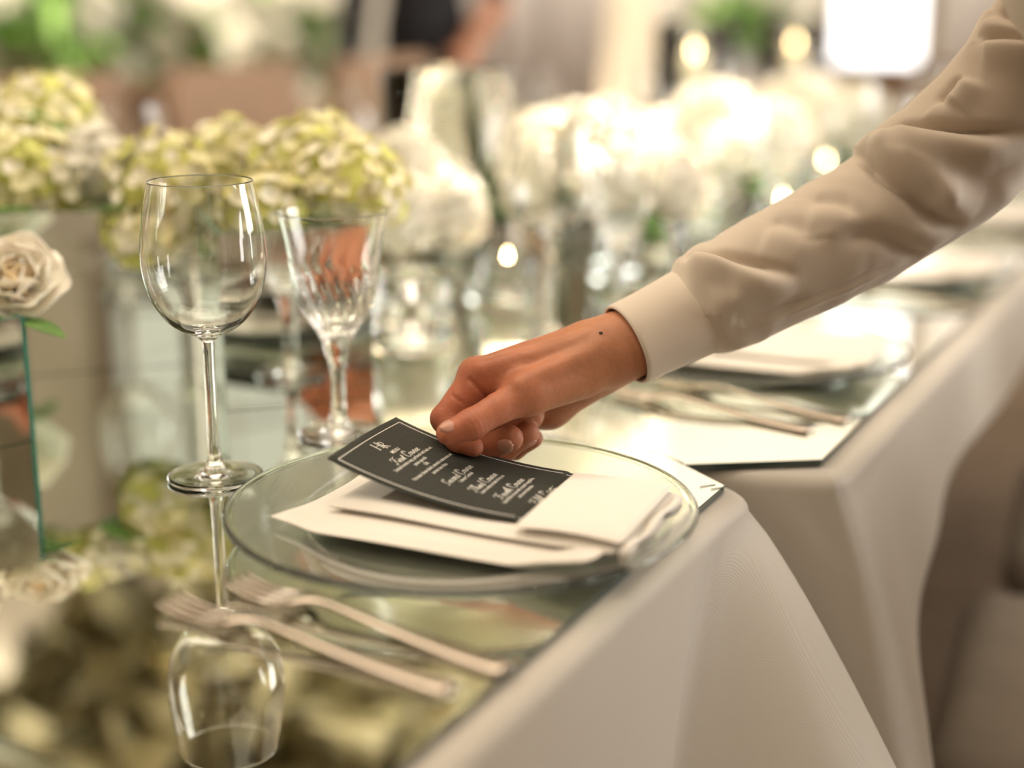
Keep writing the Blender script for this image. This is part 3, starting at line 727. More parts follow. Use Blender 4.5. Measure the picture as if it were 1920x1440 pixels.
# glass cylinders with candles
def cylinder(name, x, y, R, h, label, wax=None, flame=False, bloom=False):
    r = empty(name, (x, y, ZW)); tag(r, label, 'vase' if not wax else 'candle holder', 'glass cylinders along the flower boxes')
    MB().lathe([(.0001, .0005), (R - .002, .0005), (R, .003), (R, h), (R - .0015, h + .001), (R - .003, h), (R - .003, .010), (.0001, .008)], 64).build('glass_wall', M_glass, r)
    if wax:
        c = empty('candle', (x, y, ZW + .0085)); tag(c, 'cream candle in the ' + label, 'candle', 'cream candles in glass')
        MB().lathe([(.0001, 0), (wax[0], 0), (wax[0], wax[1] - .003), (wax[0] - .003, wax[1]), (.004, wax[1] - .003), (.0001, wax[1] - .003)], 40).build('wax', M_wax, c); wx = c.children[0]
        MB().tube([(0, 0, wax[1] - .003), (0, .001, wax[1] + .008)], .0008, 6).build('wick', M_black, wx)
        if flame: MB().lathe([(.0001, wax[1] + .004), (.0028, wax[1] + .010), (.0034, wax[1] + .014), (.0018, wax[1] + .022), (.0002, wax[1] + .03)], 16).build('flame', M_flame, wx)
    return r
cv = U(838, 330, 1.80); cylinder('glass_cylinder', cv.x, cv.y, .079, .255, 'tall clear glass cylinder standing left of the white blooms')
mbox((-.165, 1.585), RB, .13, .12, .07, 'low mirrored flower box of white blooms before the tall glass cylinder')
for i in range(7):
    a = i*2.4; rr = 0 if i == 0 else .062; cx_ = -.165 + .065*ub.x + .06*vb.x; cy_ = 1.585 + .065*ub.y + .06*vb.y
    far_head((cx_ + rr*math.cos(a), cy_ + rr*math.sin(a), T + .118 + (.035 if i == 0 else .012*math.sin(i*2))), .043, 'white bloom in the low flower box before the tall glass cylinder', base=(cx_ + rr*.4*math.cos(a), cy_ + rr*.4*math.sin(a), T + .045))
cylinder('votive_glass', -.10, 1.42, .043, .075, 'low votive glass behind the cut goblet', (.037, .045), False)
cylinder('votive_glass', -.005, 1.62, .035, .06, 'small votive glass with a burning candle behind the hand', (.03, .028), True)
cylinder('votive_glass', .165, 1.72, .043, .09, 'votive glass with a tall candle in front of the white blooms', (.037, .07), False)
cylinder('votive_glass', .36, 1.95, .04, .08, 'votive glass farther along in front of the white blooms', (.034, .05), True)  # flames from here on are added, standing in for glints off glass
cylinder('votive_glass', .50, 2.35, .04, .09, 'votive glass far down the table edge of the white blooms', (.034, .06), True)
cylinder('glass_cylinder', .33, 2.72, .07, .30, 'tall clear glass cylinder halfway down the long table', (.03, .18), True)
cylinder('glass_cylinder', .62, 3.3, .07, .30, 'tall clear glass cylinder near the far end of the table', (.03, .18), True)

# ================================================================== chairs
def chair(x, y, rz, label, m=M_chair, back_h=.95, mb_=None):
    """local +x faces the table"""
    r = empty('banquet_chair', (x, y, 0), rz); tag(r, label, 'chair', 'upholstered chairs around the table')
    def cushion(name, x0, x1, y0, y1, z0, z1, mm, rr):
        o = MB().box(x0, x1, y0, y1, z0, z1).build(name, mm, r); b = o.modifiers.new('round', 'BEVEL'); b.width = rr; b.segments = 5; return o
    cushion('seat', -.22, .22, -.22, .22, .385, .47, m, .04)
    cushion('backrest', -.27, -.215, -.21, .21, .50, back_h, mb_ or m, .025)
    cushion('seat_frame', -.21, .21, -.21, .21, .345, .3845, M_wood, .006)
    for sx in (-.19, .19):
        for sy in (-.19, .19): MB().tube([(sx*1.05, sy*1.05, 0), (sx, sy, .345)], [.013, .018], 12).build('leg', M_wood, r)
    for sy in (-.17, .17): MB().tube([(-.205, sy, .36), (-.242, sy, .55)], .013, 10).build('back_post', M_wood, r)
    return r
fa = math.atan2(-nrm.y, -nrm.x)
def outp(k, b): p = Pl(k) + nrm*b; return p
for k, b, lab in ((1, .52, 'beige upholstered chair drawn out by the second plate'), (2, .48, 'beige upholstered chair at the third plate'), (3.05, .46, 'beige upholstered chair at the fourth plate'), (4.1, .46, 'beige upholstered chair at the fifth plate')):
    p = Vector((.63, 1.25)) + Vector((.235, .50))*(k - 1); chair(p.x, p.y, fa + .09, lab)
for i, k in enumerate((-.1, .95, 2.0, 3.05, 4.1)):
    p = Pl(k) - nrm*1.30 + e*.12; chair(p.x, p.y, fa + math.pi, 'brown backed chair across the table, %s' % ('at its near end', 'behind the green hydrangeas', 'behind the tall glass cylinder', 'behind the white blooms', 'at its far end')[i], M_chairb, .97, M_chairb)

# ================================================================== guest table and arrangement far behind
gt = empty('round_table', (-1.25, 5.35, 0)); tag(gt, 'round guest table with a pale cloth far behind the hydrangeas', 'table')
MB().lathe([(.0001, .745), (.8, .745), (.81, .74), (.83, .6), (.86, .3), (.88, .02), (.87, .02), (.80, .735), (.0001, .735)], 72).build('cloth', mat('guest_cloth', (.36, .27, .19), .8), gt)
MB().lathe([(.0001, 0), (.3, 0), (.3, .03), (.05, .06), (.05, .73), (.0001, .73)], 24).build('pedestal', M_wood, gt)
def arrangement(x, y, z, seed, label, n=34, spread=.55, h=.75):
    random.seed(seed); r = empty('flower_arrangement', (x, y, z)); tag(r, label, 'flower arrangement', 'flower arrangements in the background')
    MB().lathe([(.0001, 0), (.08, 0), (.085, .02), (.07, .22), (.065, .22), (.075, .02), (.0001, .01)], 32).build('vase', M_glass, r)
    mbw = MB(); mbl = MB(); mbs = MB(); v0, f0 = petal_grid(.05, .03, .012, 2, 1); vl, fl = petal_grid(.14, .04, -.02, 4, 1)
    for i in range(n):
        a = random.uniform(0, 6.28); t = random.random()**.6; zz = .14 + random.uniform(0, h)*(1 - .5*t); c = Vector((math.cos(a)*t*spread, math.sin(a)*t*spread, zz))
        mbs.tube([(0, 0, .02), (c.x*.3, c.y*.3, .22), tuple(c)], .004, 5)
        if i % 3 != 0:
            R = random.uniform(.05, .085)
            for d in fib(40):
                Q = d.to_track_quat('Z', 'Y').to_matrix()
                for k in range(3): mbw.add([c + d*R*.85 + (Q @ Matrix.Rotation(k*2.1, 3, 'Z') @ Vector(p)) for p in v0], f0)
        for k in range(9):
            d = Vector((random.uniform(-1, 1), random.uniform(-1, 1), random.uniform(-.7, .5))).normalized(); Q = d.to_track_quat('X', 'Z').to_matrix()
            mbl.add([c*random.uniform(.75, 1) + Q @ Vector(p) for p in vl], fl)
    b = mbw.build('blooms', M_white, r); b['kind'] = 'stuff'; l = mbl.build('foliage', M_leaf2, r); l['kind'] = 'stuff'; mbs.build('stems', M_stem, r)['kind'] = 'stuff'
    return r
arrangement(-1.50, 5.1, .746, 3, 'full white and green arrangement on the round guest table', 46, .48, .5)
arrangement(-.86, 5.35, .746, 11, 'smaller white and green arrangement to the side on the round guest table', 30, .30, .36)
sb = empty('added_side_table', (.35, -2.1, 0)); tag(sb, 'small unseen side table with flowers, added for the mirrored boxes to reflect', 'table')
MB().lathe([(.0001, .73), (.42, .73), (.42, .75), (.0001, .75)], 48).build('table_top', M_wood, sb)  # whole table is added out of view, for reflections in the boxes
MB().lathe([(.0001, 0), (.2, 0), (.2, .03), (.03, .06), (.03, .73), (.0001, .73)], 24).build('pedestal', M_wood, sb)
arrangement(.35, -2.1, .7505, 15, 'white and green arrangement added on the unseen side table for reflections', 26, .42, .6)
arrangement(1.05, 6.65, .841, 5, 'low green arrangement on the wooden credenza', 16, .3, .3)
random.seed(21)
for i in range(5):
    a = -2.4 + i*.45; o = copy_tree(wg); o.location = (-1.25 + .66*math.cos(a), 5.35 + .66*math.sin(a), .7465); tag(o, 'wine glass on the round guest table behind the hydrangeas', 'glass', 'glasses on the guest table')
for i, (x, y, rz, lab) in enumerate(((-1.75, 4.15, 1.1, 'brown chair at the round guest table, left one'), (-1.05, 4.08, 1.5, 'brown chair at the round guest table, middle one'))):
    chair(x, y, rz, lab.replace(', left one', ' under the full arrangement').replace(', middle one', ' between the arrangements'), M_chairb, .9, M_chairb)

# garland added out of view, there for the table mirror to reflect
random.seed(31); hg = empty('added_garland', (-.75, 2.5, 1.85)); tag(hg, 'unseen garland of leaves and white blooms, added for the table mirror to reflect', 'garland')
mbw = MB(); mbl = MB(); v0, f0 = petal_grid(.045, .028, .012, 2, 1); vl, fl = petal_grid(.15, .045, -.02, 4, 1)
for i in range(58):
    c = Vector((random.uniform(-1.1, .75), random.uniform(-.3, .35), random.triangular(-.5, .5, .1)))
    if i % 3 == 0:
        for d in fib(34):
            Q_ = d.to_track_quat('Z', 'Y').to_matrix()
            for k in range(3): mbw.add([c + d*.055 + (Q_ @ Matrix.Rotation(k*2.1, 3, 'Z') @ Vector(p)) for p in v0], f0)
    for k in range(7):
        d = Vector((random.uniform(-1, 1), random.uniform(-1, 1), random.uniform(-1, .4))).normalized(); Q_ = d.to_track_quat('X', 'Z').to_matrix()
        mbl.add([c + Vector((random.uniform(-.1, .1), random.uniform(-.1, .1), random.uniform(-.1, .1))) + Q_ @ Vector(p) for p in vl], fl)
mbw.build('blooms', M_white, hg)['kind'] = 'stuff'
mbl.build('foliage', noisy(mat('olive_leaf', (.1, .1, .04), .5), (.50, .44, .25), (.68, .60, .38), 12), hg)['kind'] = 'stuff'
MB().tube([(-1.0, 0, 0), (-.3, .03, .04), (.62, 0, 0)], .02, 8).build('branch', M_wood, hg)
for x in (-.9, .5): MB().tube([(x, 0, 0), (x, 0, ZC - 1.85)], .003, 6).build('cord', M_black, hg)
# bulbs added out of view to put glints on the glassware
def pendant(x, y, z, label):
    r = empty('added_glint_lamp', (x, y, z)); tag(r, label, 'lamp', 'unseen bulbs added for glints on the glasses')
    MB().lathe([(.022*math.sin(a), -.022*math.cos(a)) for a in np.linspace(.01, math.pi - .01, 12)], 20).build('bulb', M_bulb, r)
    MB().lathe([(.0001, .06), (.012, .055), (.014, .022), (.0001, .02)], 20).build('socket', M_brass, r)
    MB().tube([(0, 0, .055), (0, 0, ZC - z)], .003, 6).build('cord', M_black, r)
k = 0
for x, y, z in ((-1.6, -.6, 2.2), (-.2, -1.6, 2.3), (1.5, -1.2, 2.2), (2.2, .6, 2.3), (-2.2, 1.5, 2.2), (2.6, 2.6, 2.3), (-1.9, 3.4, 2.4), (1.9, 4.6, 2.4), (.2, 4.8, 2.5), (-.4, 2.9, 2.5)):
    pendant(x, y, z, 'small bare bulb on a cord, added out of view for glints on the glasses')

# ================================================================== people (smooth implicit surfaces, meshed)
def cone_d(P, a, b, ra, rb, sq=None):
    a = np.array(a, np.float32); b = np.array(b, np.float32); ab = b - a
    t = np.clip(((P - a) @ ab)/max(1e-9, float(ab @ ab)), 0, 1)
    q = P - (a + t[..., None]*ab)
    if sq is not None:                 # flatten along a direction
        dr = np.array(sq[0], np.float32); s = sq[1]; c = q @ dr; q = q + (c*(1/s - 1))[..., None]*dr
    return np.linalg.norm(q, axis=-1) - (ra + (rb - ra)*t)
def smin(a, b, k):
    h = np.clip(.5 + .5*(b - a)/k, 0, 1); return b + (a - b)*h - k*h*(1 - h)
def surface(name, fn, lo, hi, cell, m, parent, iters=2):
    lo = np.array(lo, np.float32); hi = np.array(hi, np.float32); n = np.ceil((hi - lo)/cell).astype(int) + 1
    ax = [lo[i] + cell*np.arange(n[i], dtype=np.float32) for i in range(3)]
    D = np.empty(n, np.float32)
    for i in range(0, n[0], 16):
        g = np.stack(np.meshgrid(ax[0][i:i+16], ax[1], ax[2], indexing='ij'), -1); D[i:i+16] = fn(g)
    ins = D < 0
    cnt = np.zeros(n - 1, np.int8)
    for dx in (0, 1):
        for dy in (0, 1):
            for dz in (0, 1): cnt += ins[dx:n[0]-1+dx, dy:n[1]-1+dy, dz:n[2]-1+dz]
    act = (cnt > 0) & (cnt < 8); idx = -np.ones(n - 1, np.int64); cells = np.argwhere(act); idx[act] = np.arange(len(cells))
    acc = np.zeros((len(cells), 3)); num = np.zeros(len(cells))
    cs = [np.array(o) for o in ((0,0,0),(1,0,0),(0,1,0),(0,0,1),(1,1,0),(1,0,1),(0,1,1),(1,1,1))]
    for A in cs:
        for k in range(3):
            if A[k]: continue
            B = A.copy(); B[k] = 1
            ia = cells + A; ib = cells + B; da = D[ia[:,0], ia[:,1], ia[:,2]]; db = D[ib[:,0], ib[:,1], ib[:,2]]
            cr_m = (da < 0) != (db < 0); t = np.where(cr_m, da/(da - db + 1e-12), 0)
            p = A + np.outer(t, (B - A)); acc += p*cr_m[:, None]; num += cr_m
    V = lo + (cells + acc/num[:, None])*cell
    F = []
    for k in range(3):
        u, w_ = (k+1) % 3, (k+2) % 3
        s0 = [slice(None)]*3; s1 = [slice(None)]*3; s0[k] = slice(0, n[k]-1); s1[k] = slice(1, n[k])
        for x in (u, w_): s0[x] = slice(1, n[x]-1); s1[x] = slice(1, n[x]-1)
        a = ins[tuple(s0)]; b = ins[tuple(s1)]; E_ = np.argwhere(a != b); sg = a[a != b]
        off = np.zeros(3, int); off[u] = 1; off[w_] = 1; base = E_ + off
        q = []
        for du, dw in ((-1, -1), (0, -1), (0, 0), (-1, 0)):
            c = base.copy(); c[:, u] += du; c[:, w_] += dw; q.append(idx[c[:,0], c[:,1], c[:,2]])
        q = np.stack(q, 1); q[~sg] = q[~sg][:, ::-1]; F.append(q)
    F = np.concatenate(F); V = V.astype(float)
    for _ in range(iters):             # light smoothing
        S_ = np.zeros_like(V); c_ = np.zeros(len(V))
        for i in range(4):
            a = F[:, i]; b = F[:, (i+1) % 4]
            np.add.at(S_, a, V[b]); np.add.at(c_, a, 1); np.add.at(S_, b, V[a]); np.add.at(c_, b, 1)
        V = V*.45 + .55*S_/c_[:, None]
    return mesh(name, V.tolist(), F.tolist(), m, parent)
def chain(P, pts, k):
    d = None
    for (a, ra), (b, rb) in zip(pts[:-1], pts[1:]):
        c = cone_d(P, a, b, ra, rb); d = c if d is None else smin(d, c, k)
    return d

waiter = empty('person'); tag(waiter, 'person in a cream long-sleeved shirt reaching out to place the menu card', 'person')
J = lambda px, py, zc, r: (np.array(U(px, py, zc)), r)
TH = [J(1082, 698, 1.022, .0175), J(990, 738, .998, .0140), J(930, 768, .984, .0103), J(884, 796, .975, .0104), J(840, 812, .972, .0080)]
IX = [J(898, 708, 1.012, .0130), J(834, 785, 1.008, .0098), J(858, 824, 1.000, .0086), J(888, 838, .996, .0070)]
MD = [J(893, 704, 1.034, .0128), J(848, 790, 1.034, .0100), J(902, 844, 1.018, .0098), J(956, 822, 1.004, .0093)]
RG = [J(912, 714, 1.054, .0125), J(880, 806, 1.050, .0096), J(944, 842, 1.034, .0094), J(988, 812, 1.024, .0088)]
PK = [J(940, 730, 1.070, .0115), J(916, 812, 1.064, .0082), J(965, 842, 1.052, .0076), J(1000, 822, 1.044, .0070)]
WR = J(1135, 660, 1.040, .0255)
FA = [J(1125, 662, 1.034, .0240), J(1190, 640, 1.040, .0232), J(1330, 570, 1.053, .0210)]
view = np.array([0, CP, -SP])
def hand_fn(P):
    d = chain(P, FA, .01)
    for mc, rw in ((IX[0], .0165), (MD[0], .0165), (RG[0], .015), (PK[0], .014)):
        b = np.array(mc[0]); o = (np.array(WR[0]) + (b - np.array(MD[0][0]))*.45)
        d = smin(d, cone_d(P, o, b, rw + .0035, mc[1] - .0005), .012)
    d = smin(d, cone_d(P, TH[0][0], TH[1][0], .0195, .0150), .010)                       # thenar
    hy0 = np.array(U(1115, 698, 1.060)); hy1 = np.array(U(1028, 760, 1.056))
    d = smin(d, cone_d(P, hy0, hy1, .0185, .0155), .010)
    d = smin(d, cone_d(P, hy1, np.array(U(975, 770, 1.06)), .0155, .0130), .010)
    d = smin(d, cone_d(P, np.array(U(990, 778, 1.034)), np.array(U(922, 808, 1.030)), .0115, .0100), .004)
    for A_, B_, r0, r1 in ((U(905, 694, 1.002), U(1095, 640, 1.016), .0062, .0060), (U(975, 722, .988), U(1120, 655, 1.012), .0058, .0060), (U(900, 690, 1.022), U(1090, 622, 1.032), .0060, .0055)):
        d = smin(d, cone_d(P, np.array(A_), np.array(B_), r0, r1), .006)
    d = smin(d, cone_d(P, np.array(U(1140, 628, 1.026)), np.array(U(1150, 640, 1.026)), .0060, .0060), .012)
    web = cone_d(P, np.array(U(975, 722, 1.004)), np.array(U(915, 722, 1.010)), .0100, .0070); d = smin(d, web, .010)
    for f in (IX, MD, RG, PK):
        d = smin(d, cone_d(P, f[0][0], f[0][0]*.45 + f[1][0]*.55, f[0][1], f[0][1]*.5 + f[1][1]*.5 - .0004), .005)
    th = chain(P, TH[1:], .003)
    # skin wrinkles over the thumb's joint
    ax = (TH[3][0] - TH[2][0]); ax = ax/np.linalg.norm(ax); s = (P - TH[3][0]) @ ax; rd = np.linalg.norm(P - TH[3][0], axis=-1)
    th = th + .0006*np.sin(s*2*np.pi/.0034)*np.exp(-((s + .001)/.0055)**2)*np.exp(-(rd/.014)**2)
    d = smin(d, th, .006)
    for f in (IX, MD, RG, PK):
        c = cone_d(P, f[0][0], f[1][0], f[0][1] - .0012, f[1][1])
        c = smin(c, cone_d(P, f[1][0], f[2][0], f[1][1], f[2][1]), .0025); c = smin(c, cone_d(P, f[2][0], f[3][0], f[2][1], f[3][1]), .0025)
        d = smin(d, c, .0011)
    # creases where the index bends at its knuckle and the web folds
    for A, B, r_, dep in ((U(880, 712, .985), U(908, 742, .985), .0016, .0016), (U(866, 757, .985), U(846, 742, .985), .0012, .001)):
        q = cone_d(P - (P @ view)[..., None]*view, np.array(A) - (np.array(A) @ view)*view, np.array(B) - (np.array(B) @ view)*view, 0, 0)
        dd = np.exp(-(q/r_)**2)*dep; d = d + dd*(np.abs((P @ view) - float(np.array(A) @ view)) < .03)
    return d
allp = np.array([p for p, r in TH + IX + MD + RG + PK + FA])
lo = allp.min(0) - .045; hi = np.array([U(1400, 560, 1.07).x, allp.max(0)[1] + .03, 0]); 
hi = np.maximum(allp.max(0) + .04, 0); hi[0] = U(1345, 560, 1.065).x
bod = surface('body', hand_fn, lo, hi, .0011, M_skin2, waiter, 1)
def nail(c, ax, up, L, W):
    ax = Vector(ax).normalized(); up = Vector(up); up = (up - ax*up.dot(ax)).normalized(); sd = ax.cross(up); v = []; f = []; n = 10; m_ = 8
    for j in range(n + 1):
        t = j/n*2 - 1
        for i in range(m_ + 1):
            s = i/m_*2 - 1; hw = W*(1 - abs(t)**4*.45)*(1 if t < 0 else math.sqrt(max(.08, 1 - t*t*.75)))
            v.append(Vector(c) + ax*(t*L) + sd*(s*hw) + up*(.0009 - .42*W*s*s - .0007*t*t))
    for j in range(n):
        for i in range(m_): a = j*(m_+1) + i; f.append((a, a+1, a+m_+2, a+m_+1))
    o = mesh('finger_nail', v, f, M_nail, bod); s_ = o.modifiers.new('thickness', 'SOLIDIFY'); s_.thickness = .0006; return o
tocam = -view
def nail_on(f, up, L, W, back=.35):
    a, ra = f[-2]; b, rb = f[-1]; ax = b - a; up = np.array(up); up = up - ax*(up @ ax)/(ax @ ax); up /= np.linalg.norm(up)
    nail(b - ax/np.linalg.norm(ax)*rb*back + up*(rb*1.0), ax, up, L, W)
nail_on(TH, tocam*.75 + np.array([0, 0, .85]) + np.array([-.1, 0, 0]), .0062, .0052, .15)
nail_on(MD, tocam*1.0 + np.array([.25, 0, -.25]), .0062, .0054, .1)
nail_on(RG, tocam*.6 + np.array([.7, 0, -.5]), .005, .0043, .1)
mp_ = U(1127, 624, 1.018)
# the mole sits on the skin: find the nearest skin vertex
best = min((vv.co for vv in bod.data.vertices), key=lambda c: ((c - co.location).normalized() - (mp_ - co.location).normalized()).length*3 + .15*(c - co.location).length)
MB().lathe([(.0015*math.sin(a), -.0011*math.cos(a)) for a in np.linspace(.05, math.pi - .05, 6)], 10, c=tuple(best)).build('mole', M_mole, bod)

# ---- the sleeve: a swept tube with modelled folds
AXP = [(1290, 590, 1.050, 84), (1318, 576, 1.052, 94), (1370, 550, 1.054, 101), (1450, 508, 1.056, 109), (1560, 450, 1.058, 113), (1660, 393, 1.060, 116), (1780, 300, 1.060, 130), (1880, 203, 1.055, 130), (1960, 95, 1.050, 128), (2040, -30, 1.045, 130), (2110, -150, 1.045, 132)]
def axis_frames(pts, n):
    Q = cr(pts, n); ctr = [U(a, b, c) for a, b, c, d in Q]; rad = [d*c/FPX for a, b, c, d in Q]; fr = []
    for i in range(n):
        t = (ctr[min(i+1, n-1)] - ctr[max(i-1, 0)]).normalized(); vw = Vector(tuple(-view)); a = (vw - t*vw.dot(t)).normalized(); up = t.cross(a)
        if up.z < 0: up = -up
        fr.append((ctr[i], t, up, a))
    s = [0]
    for i in range(1, n): s.append(s[-1] + (ctr[i] - ctr[i-1]).length)
    return Q, fr, rad, s
NS, NT = 220, 120
Q, fr, rad, ss = axis_frames(AXP, NS)
def uv(px, py):                       # where a point of the visible cloth lies: (length along, angle around)
    best = min(range(NS), key=lambda i: abs((px - Q[i][0])*(Q[min(i+1,NS-1)][0] - Q[max(i-1,0)][0]) + (py - Q[i][1])*(Q[min(i+1,NS-1)][1] - Q[max(i-1,0)][1])))
    tx = Q[min(best+1,NS-1)][0] - Q[max(best-1,0)][0]; ty = Q[min(best+1,NS-1)][1] - Q[max(best-1,0)][1]; L = math.hypot(tx, ty)
    q_ = ((px - Q[best][0])*ty - (py - Q[best][1])*tx)/L/Q[best][3]
    return ss[best], math.acos(max(-.999, min(.999, q_)))
FOLDS = [  # pixels of the valley line, depth, valley width, height of the ridge beside it, its side, ridge width
 ([(1290, 490), (1340, 492), (1400, 508), (1480, 528)], .0040, .006, .0050, 1, .010),
 ([(1606, 300), (1630, 342), (1685, 392), (1725, 417), (1785, 428)], .0075, .008, .0075, -1, .016),
 ([(1560, 455), (1620, 455), (1690, 482), (1720, 486)], .0028, .009, .0026, -1, .014),
 ([(1662, 262), (1720, 256), (1800, 258), (1915, 250)], .0055, .006, .0060, 1, .014),
 ([(1745, 200), (1765, 178), (1785, 150)], .0040, .006, .0045, 1, .010),
 ([(1836, 86), (1880, 90), (1940, 100)], .0050, .006, .0050, 1, .012),
 ([(1860, 28), (1890, 60), (1930, 70)], .0040, .006, .0045, 1, .012),
 ([(1430, 425), (1480, 440), (1520, 470)], .0018, .010, .0018, 1, .014),
 ([(1510, 385), (1560, 400), (1600, 440)], .0022, .010, .0022, 1, .014),
 ([(1380, 610), (1480, 575), (1590, 525), (1680, 490)], .0012, .003, .0016, 1, .004),
 ([(1350, 600), (1420, 590), (1500, 560)], .0020, .012, .0018, -1, .014),
 ([(1720, 330), (1800, 345), (1900, 300)], .0022, .016, .0022, 1, .02),
]
sv = np.array([[ss[i]]*NT for i in range(NS)]); tv = np.array([[2*math.pi*j/NT for j in range(NT)]]*NS); rv = np.array([[rad[i]]*NT for i in range(NS)])
disp = np.zeros((NS, NT))
for pix, dep, wv_, rid, side, rw in FOLDS:
    pl = np.array([uv(*p) for p in pix]); pl = cr([tuple(p) for p in pl], 24); best = np.full((NS, NT), 9.); sgn = np.zeros((NS, NT)); tt = np.zeros((NS, NT))
    for i in range(len(pl) - 1):
        a = pl[i]; b = pl[i+1]
        ax_ = (sv - a[0]); ay_ = (tv - a[1])*rv; bx = b[0] - a[0]; by = (b[1] - a[1])*rv
        t = np.clip((ax_*bx + ay_*by)/(bx*bx + by*by + 1e-12), 0, 1); dx = ax_ - t*bx; dy = ay_ - t*by; dd = np.hypot(dx, dy); cs_ = np.sign(bx*ay_ - by*ax_)
        m_ = dd < best; best[m_] = dd[m_]; sgn[m_] = cs_[m_]; tt[m_] = ((i + t)/(len(pl)-1))[m_]
    fade = np.clip(np.minimum(tt*6 + .35, (1 - tt)*3.5), 0, 1)
    disp += 1.9*fade*(-dep*np.exp(-(best/(wv_*.75))**2) + rid*(sgn == side)*(best/rw)*np.exp(.5 - .5*(best/rw)**2))
random.seed(4)
for _ in range(26):                    # weak wrinkles all round, incl. the hidden side
    s0 = random.uniform(.02, ss[-1]); t0 = random.uniform(0, 6.28); sl = random.uniform(-.03, .03); am = random.uniform(.0005, .0016); wd = random.uniform(.006, .016)
    dth = (tv - t0 + math.pi) % (2*math.pi) - math.pi
    disp += am*np.exp(-((sv - s0 - sl*dth)/wd)**2)*np.exp(-(dth/.9)**2)
pouch = .0035*np.exp(-((sv - .022)/.016)**2)*(.6 + .4*np.cos(tv*7)); disp += pouch
disp -= np.exp(-(sv/.006)**2)*.003
v = []; f = []
for i in range(NS):
    c, t, up, a = fr[i]
    for j in range(NT):
        th = 2*math.pi*j/NT; v.append(c + (up*math.cos(th) + a*math.sin(th)*.92)*(rad[i] + disp[i, j]))
for i in range(NS - 1):
    for j in range(NT): f.append((i*NT + j, i*NT + (j+1) % NT, (i+1)*NT + (j+1) % NT, (i+1)*NT + j))
slv = mesh('shirt_sleeve', v, f, M_shirt, waiter); sm = slv.modifiers.new('thickness', 'SOLIDIFY'); sm.thickness = .0012; sm.offset = -1
# ---- the cuff
CUP = [(1173, 647, 1.034, 79), (1215, 627, 1.040, 80), (1260, 605, 1.046, 83), (1308, 581, 1.052, 86)]
Qc, frc, radc, sc_ = axis_frames(CUP, 24); v = []; f = []; NT = 96
for side in (0, 1):
    for i in range(24):
        c, t, up, a = frc[i]
        for j in range(NT):
            th = 2*math.pi*j/NT; r_ = radc[i]*(1 + .02*math.cos(2*th + .5)) - (.0022 if side else 0) - (.0006 if i in (0, 23) and not side else 0)
            v.append(c + (up*math.cos(th) + a*math.sin(th)*.9)*r_)
o_ = 24*NT
for i in range(23):
    for j in range(NT):
        k = (j+1) % NT; f.append((i*NT + j, i*NT + k, (i+1)*NT + k, (i+1)*NT + j)); f.append((o_ + i*NT + j, o_ + (i+1)*NT + j, o_ + (i+1)*NT + k, o_ + i*NT + k))
for j in range(NT):
    k = (j+1) % NT; f.append((j, o_ + j, o_ + k, k)); f.append((23*NT + j, 23*NT + k, o_ + 23*NT + k, o_ + 23*NT + j))
mesh('cuff', v, f, M_cuff, slv)

# ---- the rest of the person, outside the picture
def V3(*a): return np.array(a, np.float32)
RS = np.array(U(2125, -180, 1.045)); lf = np.array([-e.x, -e.y, 0]); fw = np.array([-nrm.x, -nrm.y, 0])
CH = RS + lf*.17 - fw*.06 + V3(0, 0, -.01); LS = RS + lf*.34 - fw*.05; HP = CH - fw*.40 + lf*.10 + V3(0, 0, -.22); NK = CH + fw*.03 + V3(0, 0, .06)
LE = LS - fw*.18 + V3(0, 0, -.24); LH = HP - e.x*0 + lf*.22 + fw*.05 + V3(0, 0, -.02)
def shirt_fn(P):
    d = cone_d(P, CH, (CH + HP)/2, .125, .12); d = smin(d, cone_d(P, (CH + HP)/2, HP, .12, .125), .05)
    d = smin(d, cone_d(P, CH + lf*.09, CH - lf*.09, .105, .105), .05)
    d = smin(d, cone_d(P, RS, CH - lf*.05, .062, .09), .04); d = smin(d, cone_d(P, LS, CH + lf*.05, .062, .09), .04)
    d = smin(d, cone_d(P, np.array(U(2060, -70, 1.045)), RS, .050, .06), .03)
    d = smin(d, cone_d(P, LS, LE, .06, .05), .03); d = smin(d, cone_d(P, LE, LH, .048, .036), .03)
    return smin(d, cone_d(P, NK, NK + fw*.02 + V3(0, 0, .03), .055, .052), .02)
allq = np.array([RS, LS, HP, CH, NK, LE, LH])
surface('shirt', shirt_fn, allq.min(0) - .2, allq.max(0) + .2, .010, M_shirt, waiter, 3)
HD = NK + fw*.10 + V3(0, 0, .20)
def head_fn(P):
    d = cone_d(P, HD + V3(0, 0, .03) - fw*.015, HD + fw*.01 - V3(0, 0, .03), .088, .078); d = smin(d, cone_d(P, HD, HD + fw*.035 - V3(0, 0, .085), .06, .042), .03)
    d = smin(d, cone_d(P, NK - V3(0, 0, .02), HD - V3(0, 0, .05) - fw*.02, .052, .05), .025)
    d = smin(d, cone_d(P, HD + fw*.088 + V3(0, 0, .0), HD + fw*.104 - V3(0, 0, .032), .008, .013), .01)
    for s in (-1, 1):
        d = smin(d, cone_d(P, HD + lf*s*.086 + V3(0, 0, .01), HD + lf*s*.084 - V3(0, 0, .03), .016, .012), .008)
        ec = HD + fw*.088 + lf*s*.032 + V3(0, 0, .012); d = -smin(-d, np.linalg.norm(P - ec, axis=-1) - .014, .01)
    mo = HD + fw*.092 - V3(0, 0, .065); return smin(d, cone_d(P, mo + lf*.018, mo - lf*.018, .006, .006), .006)
surface('head', head_fn, HD - .2 - V3(0, 0, .12), HD + .2, .006, M_skin, waiter, 2)
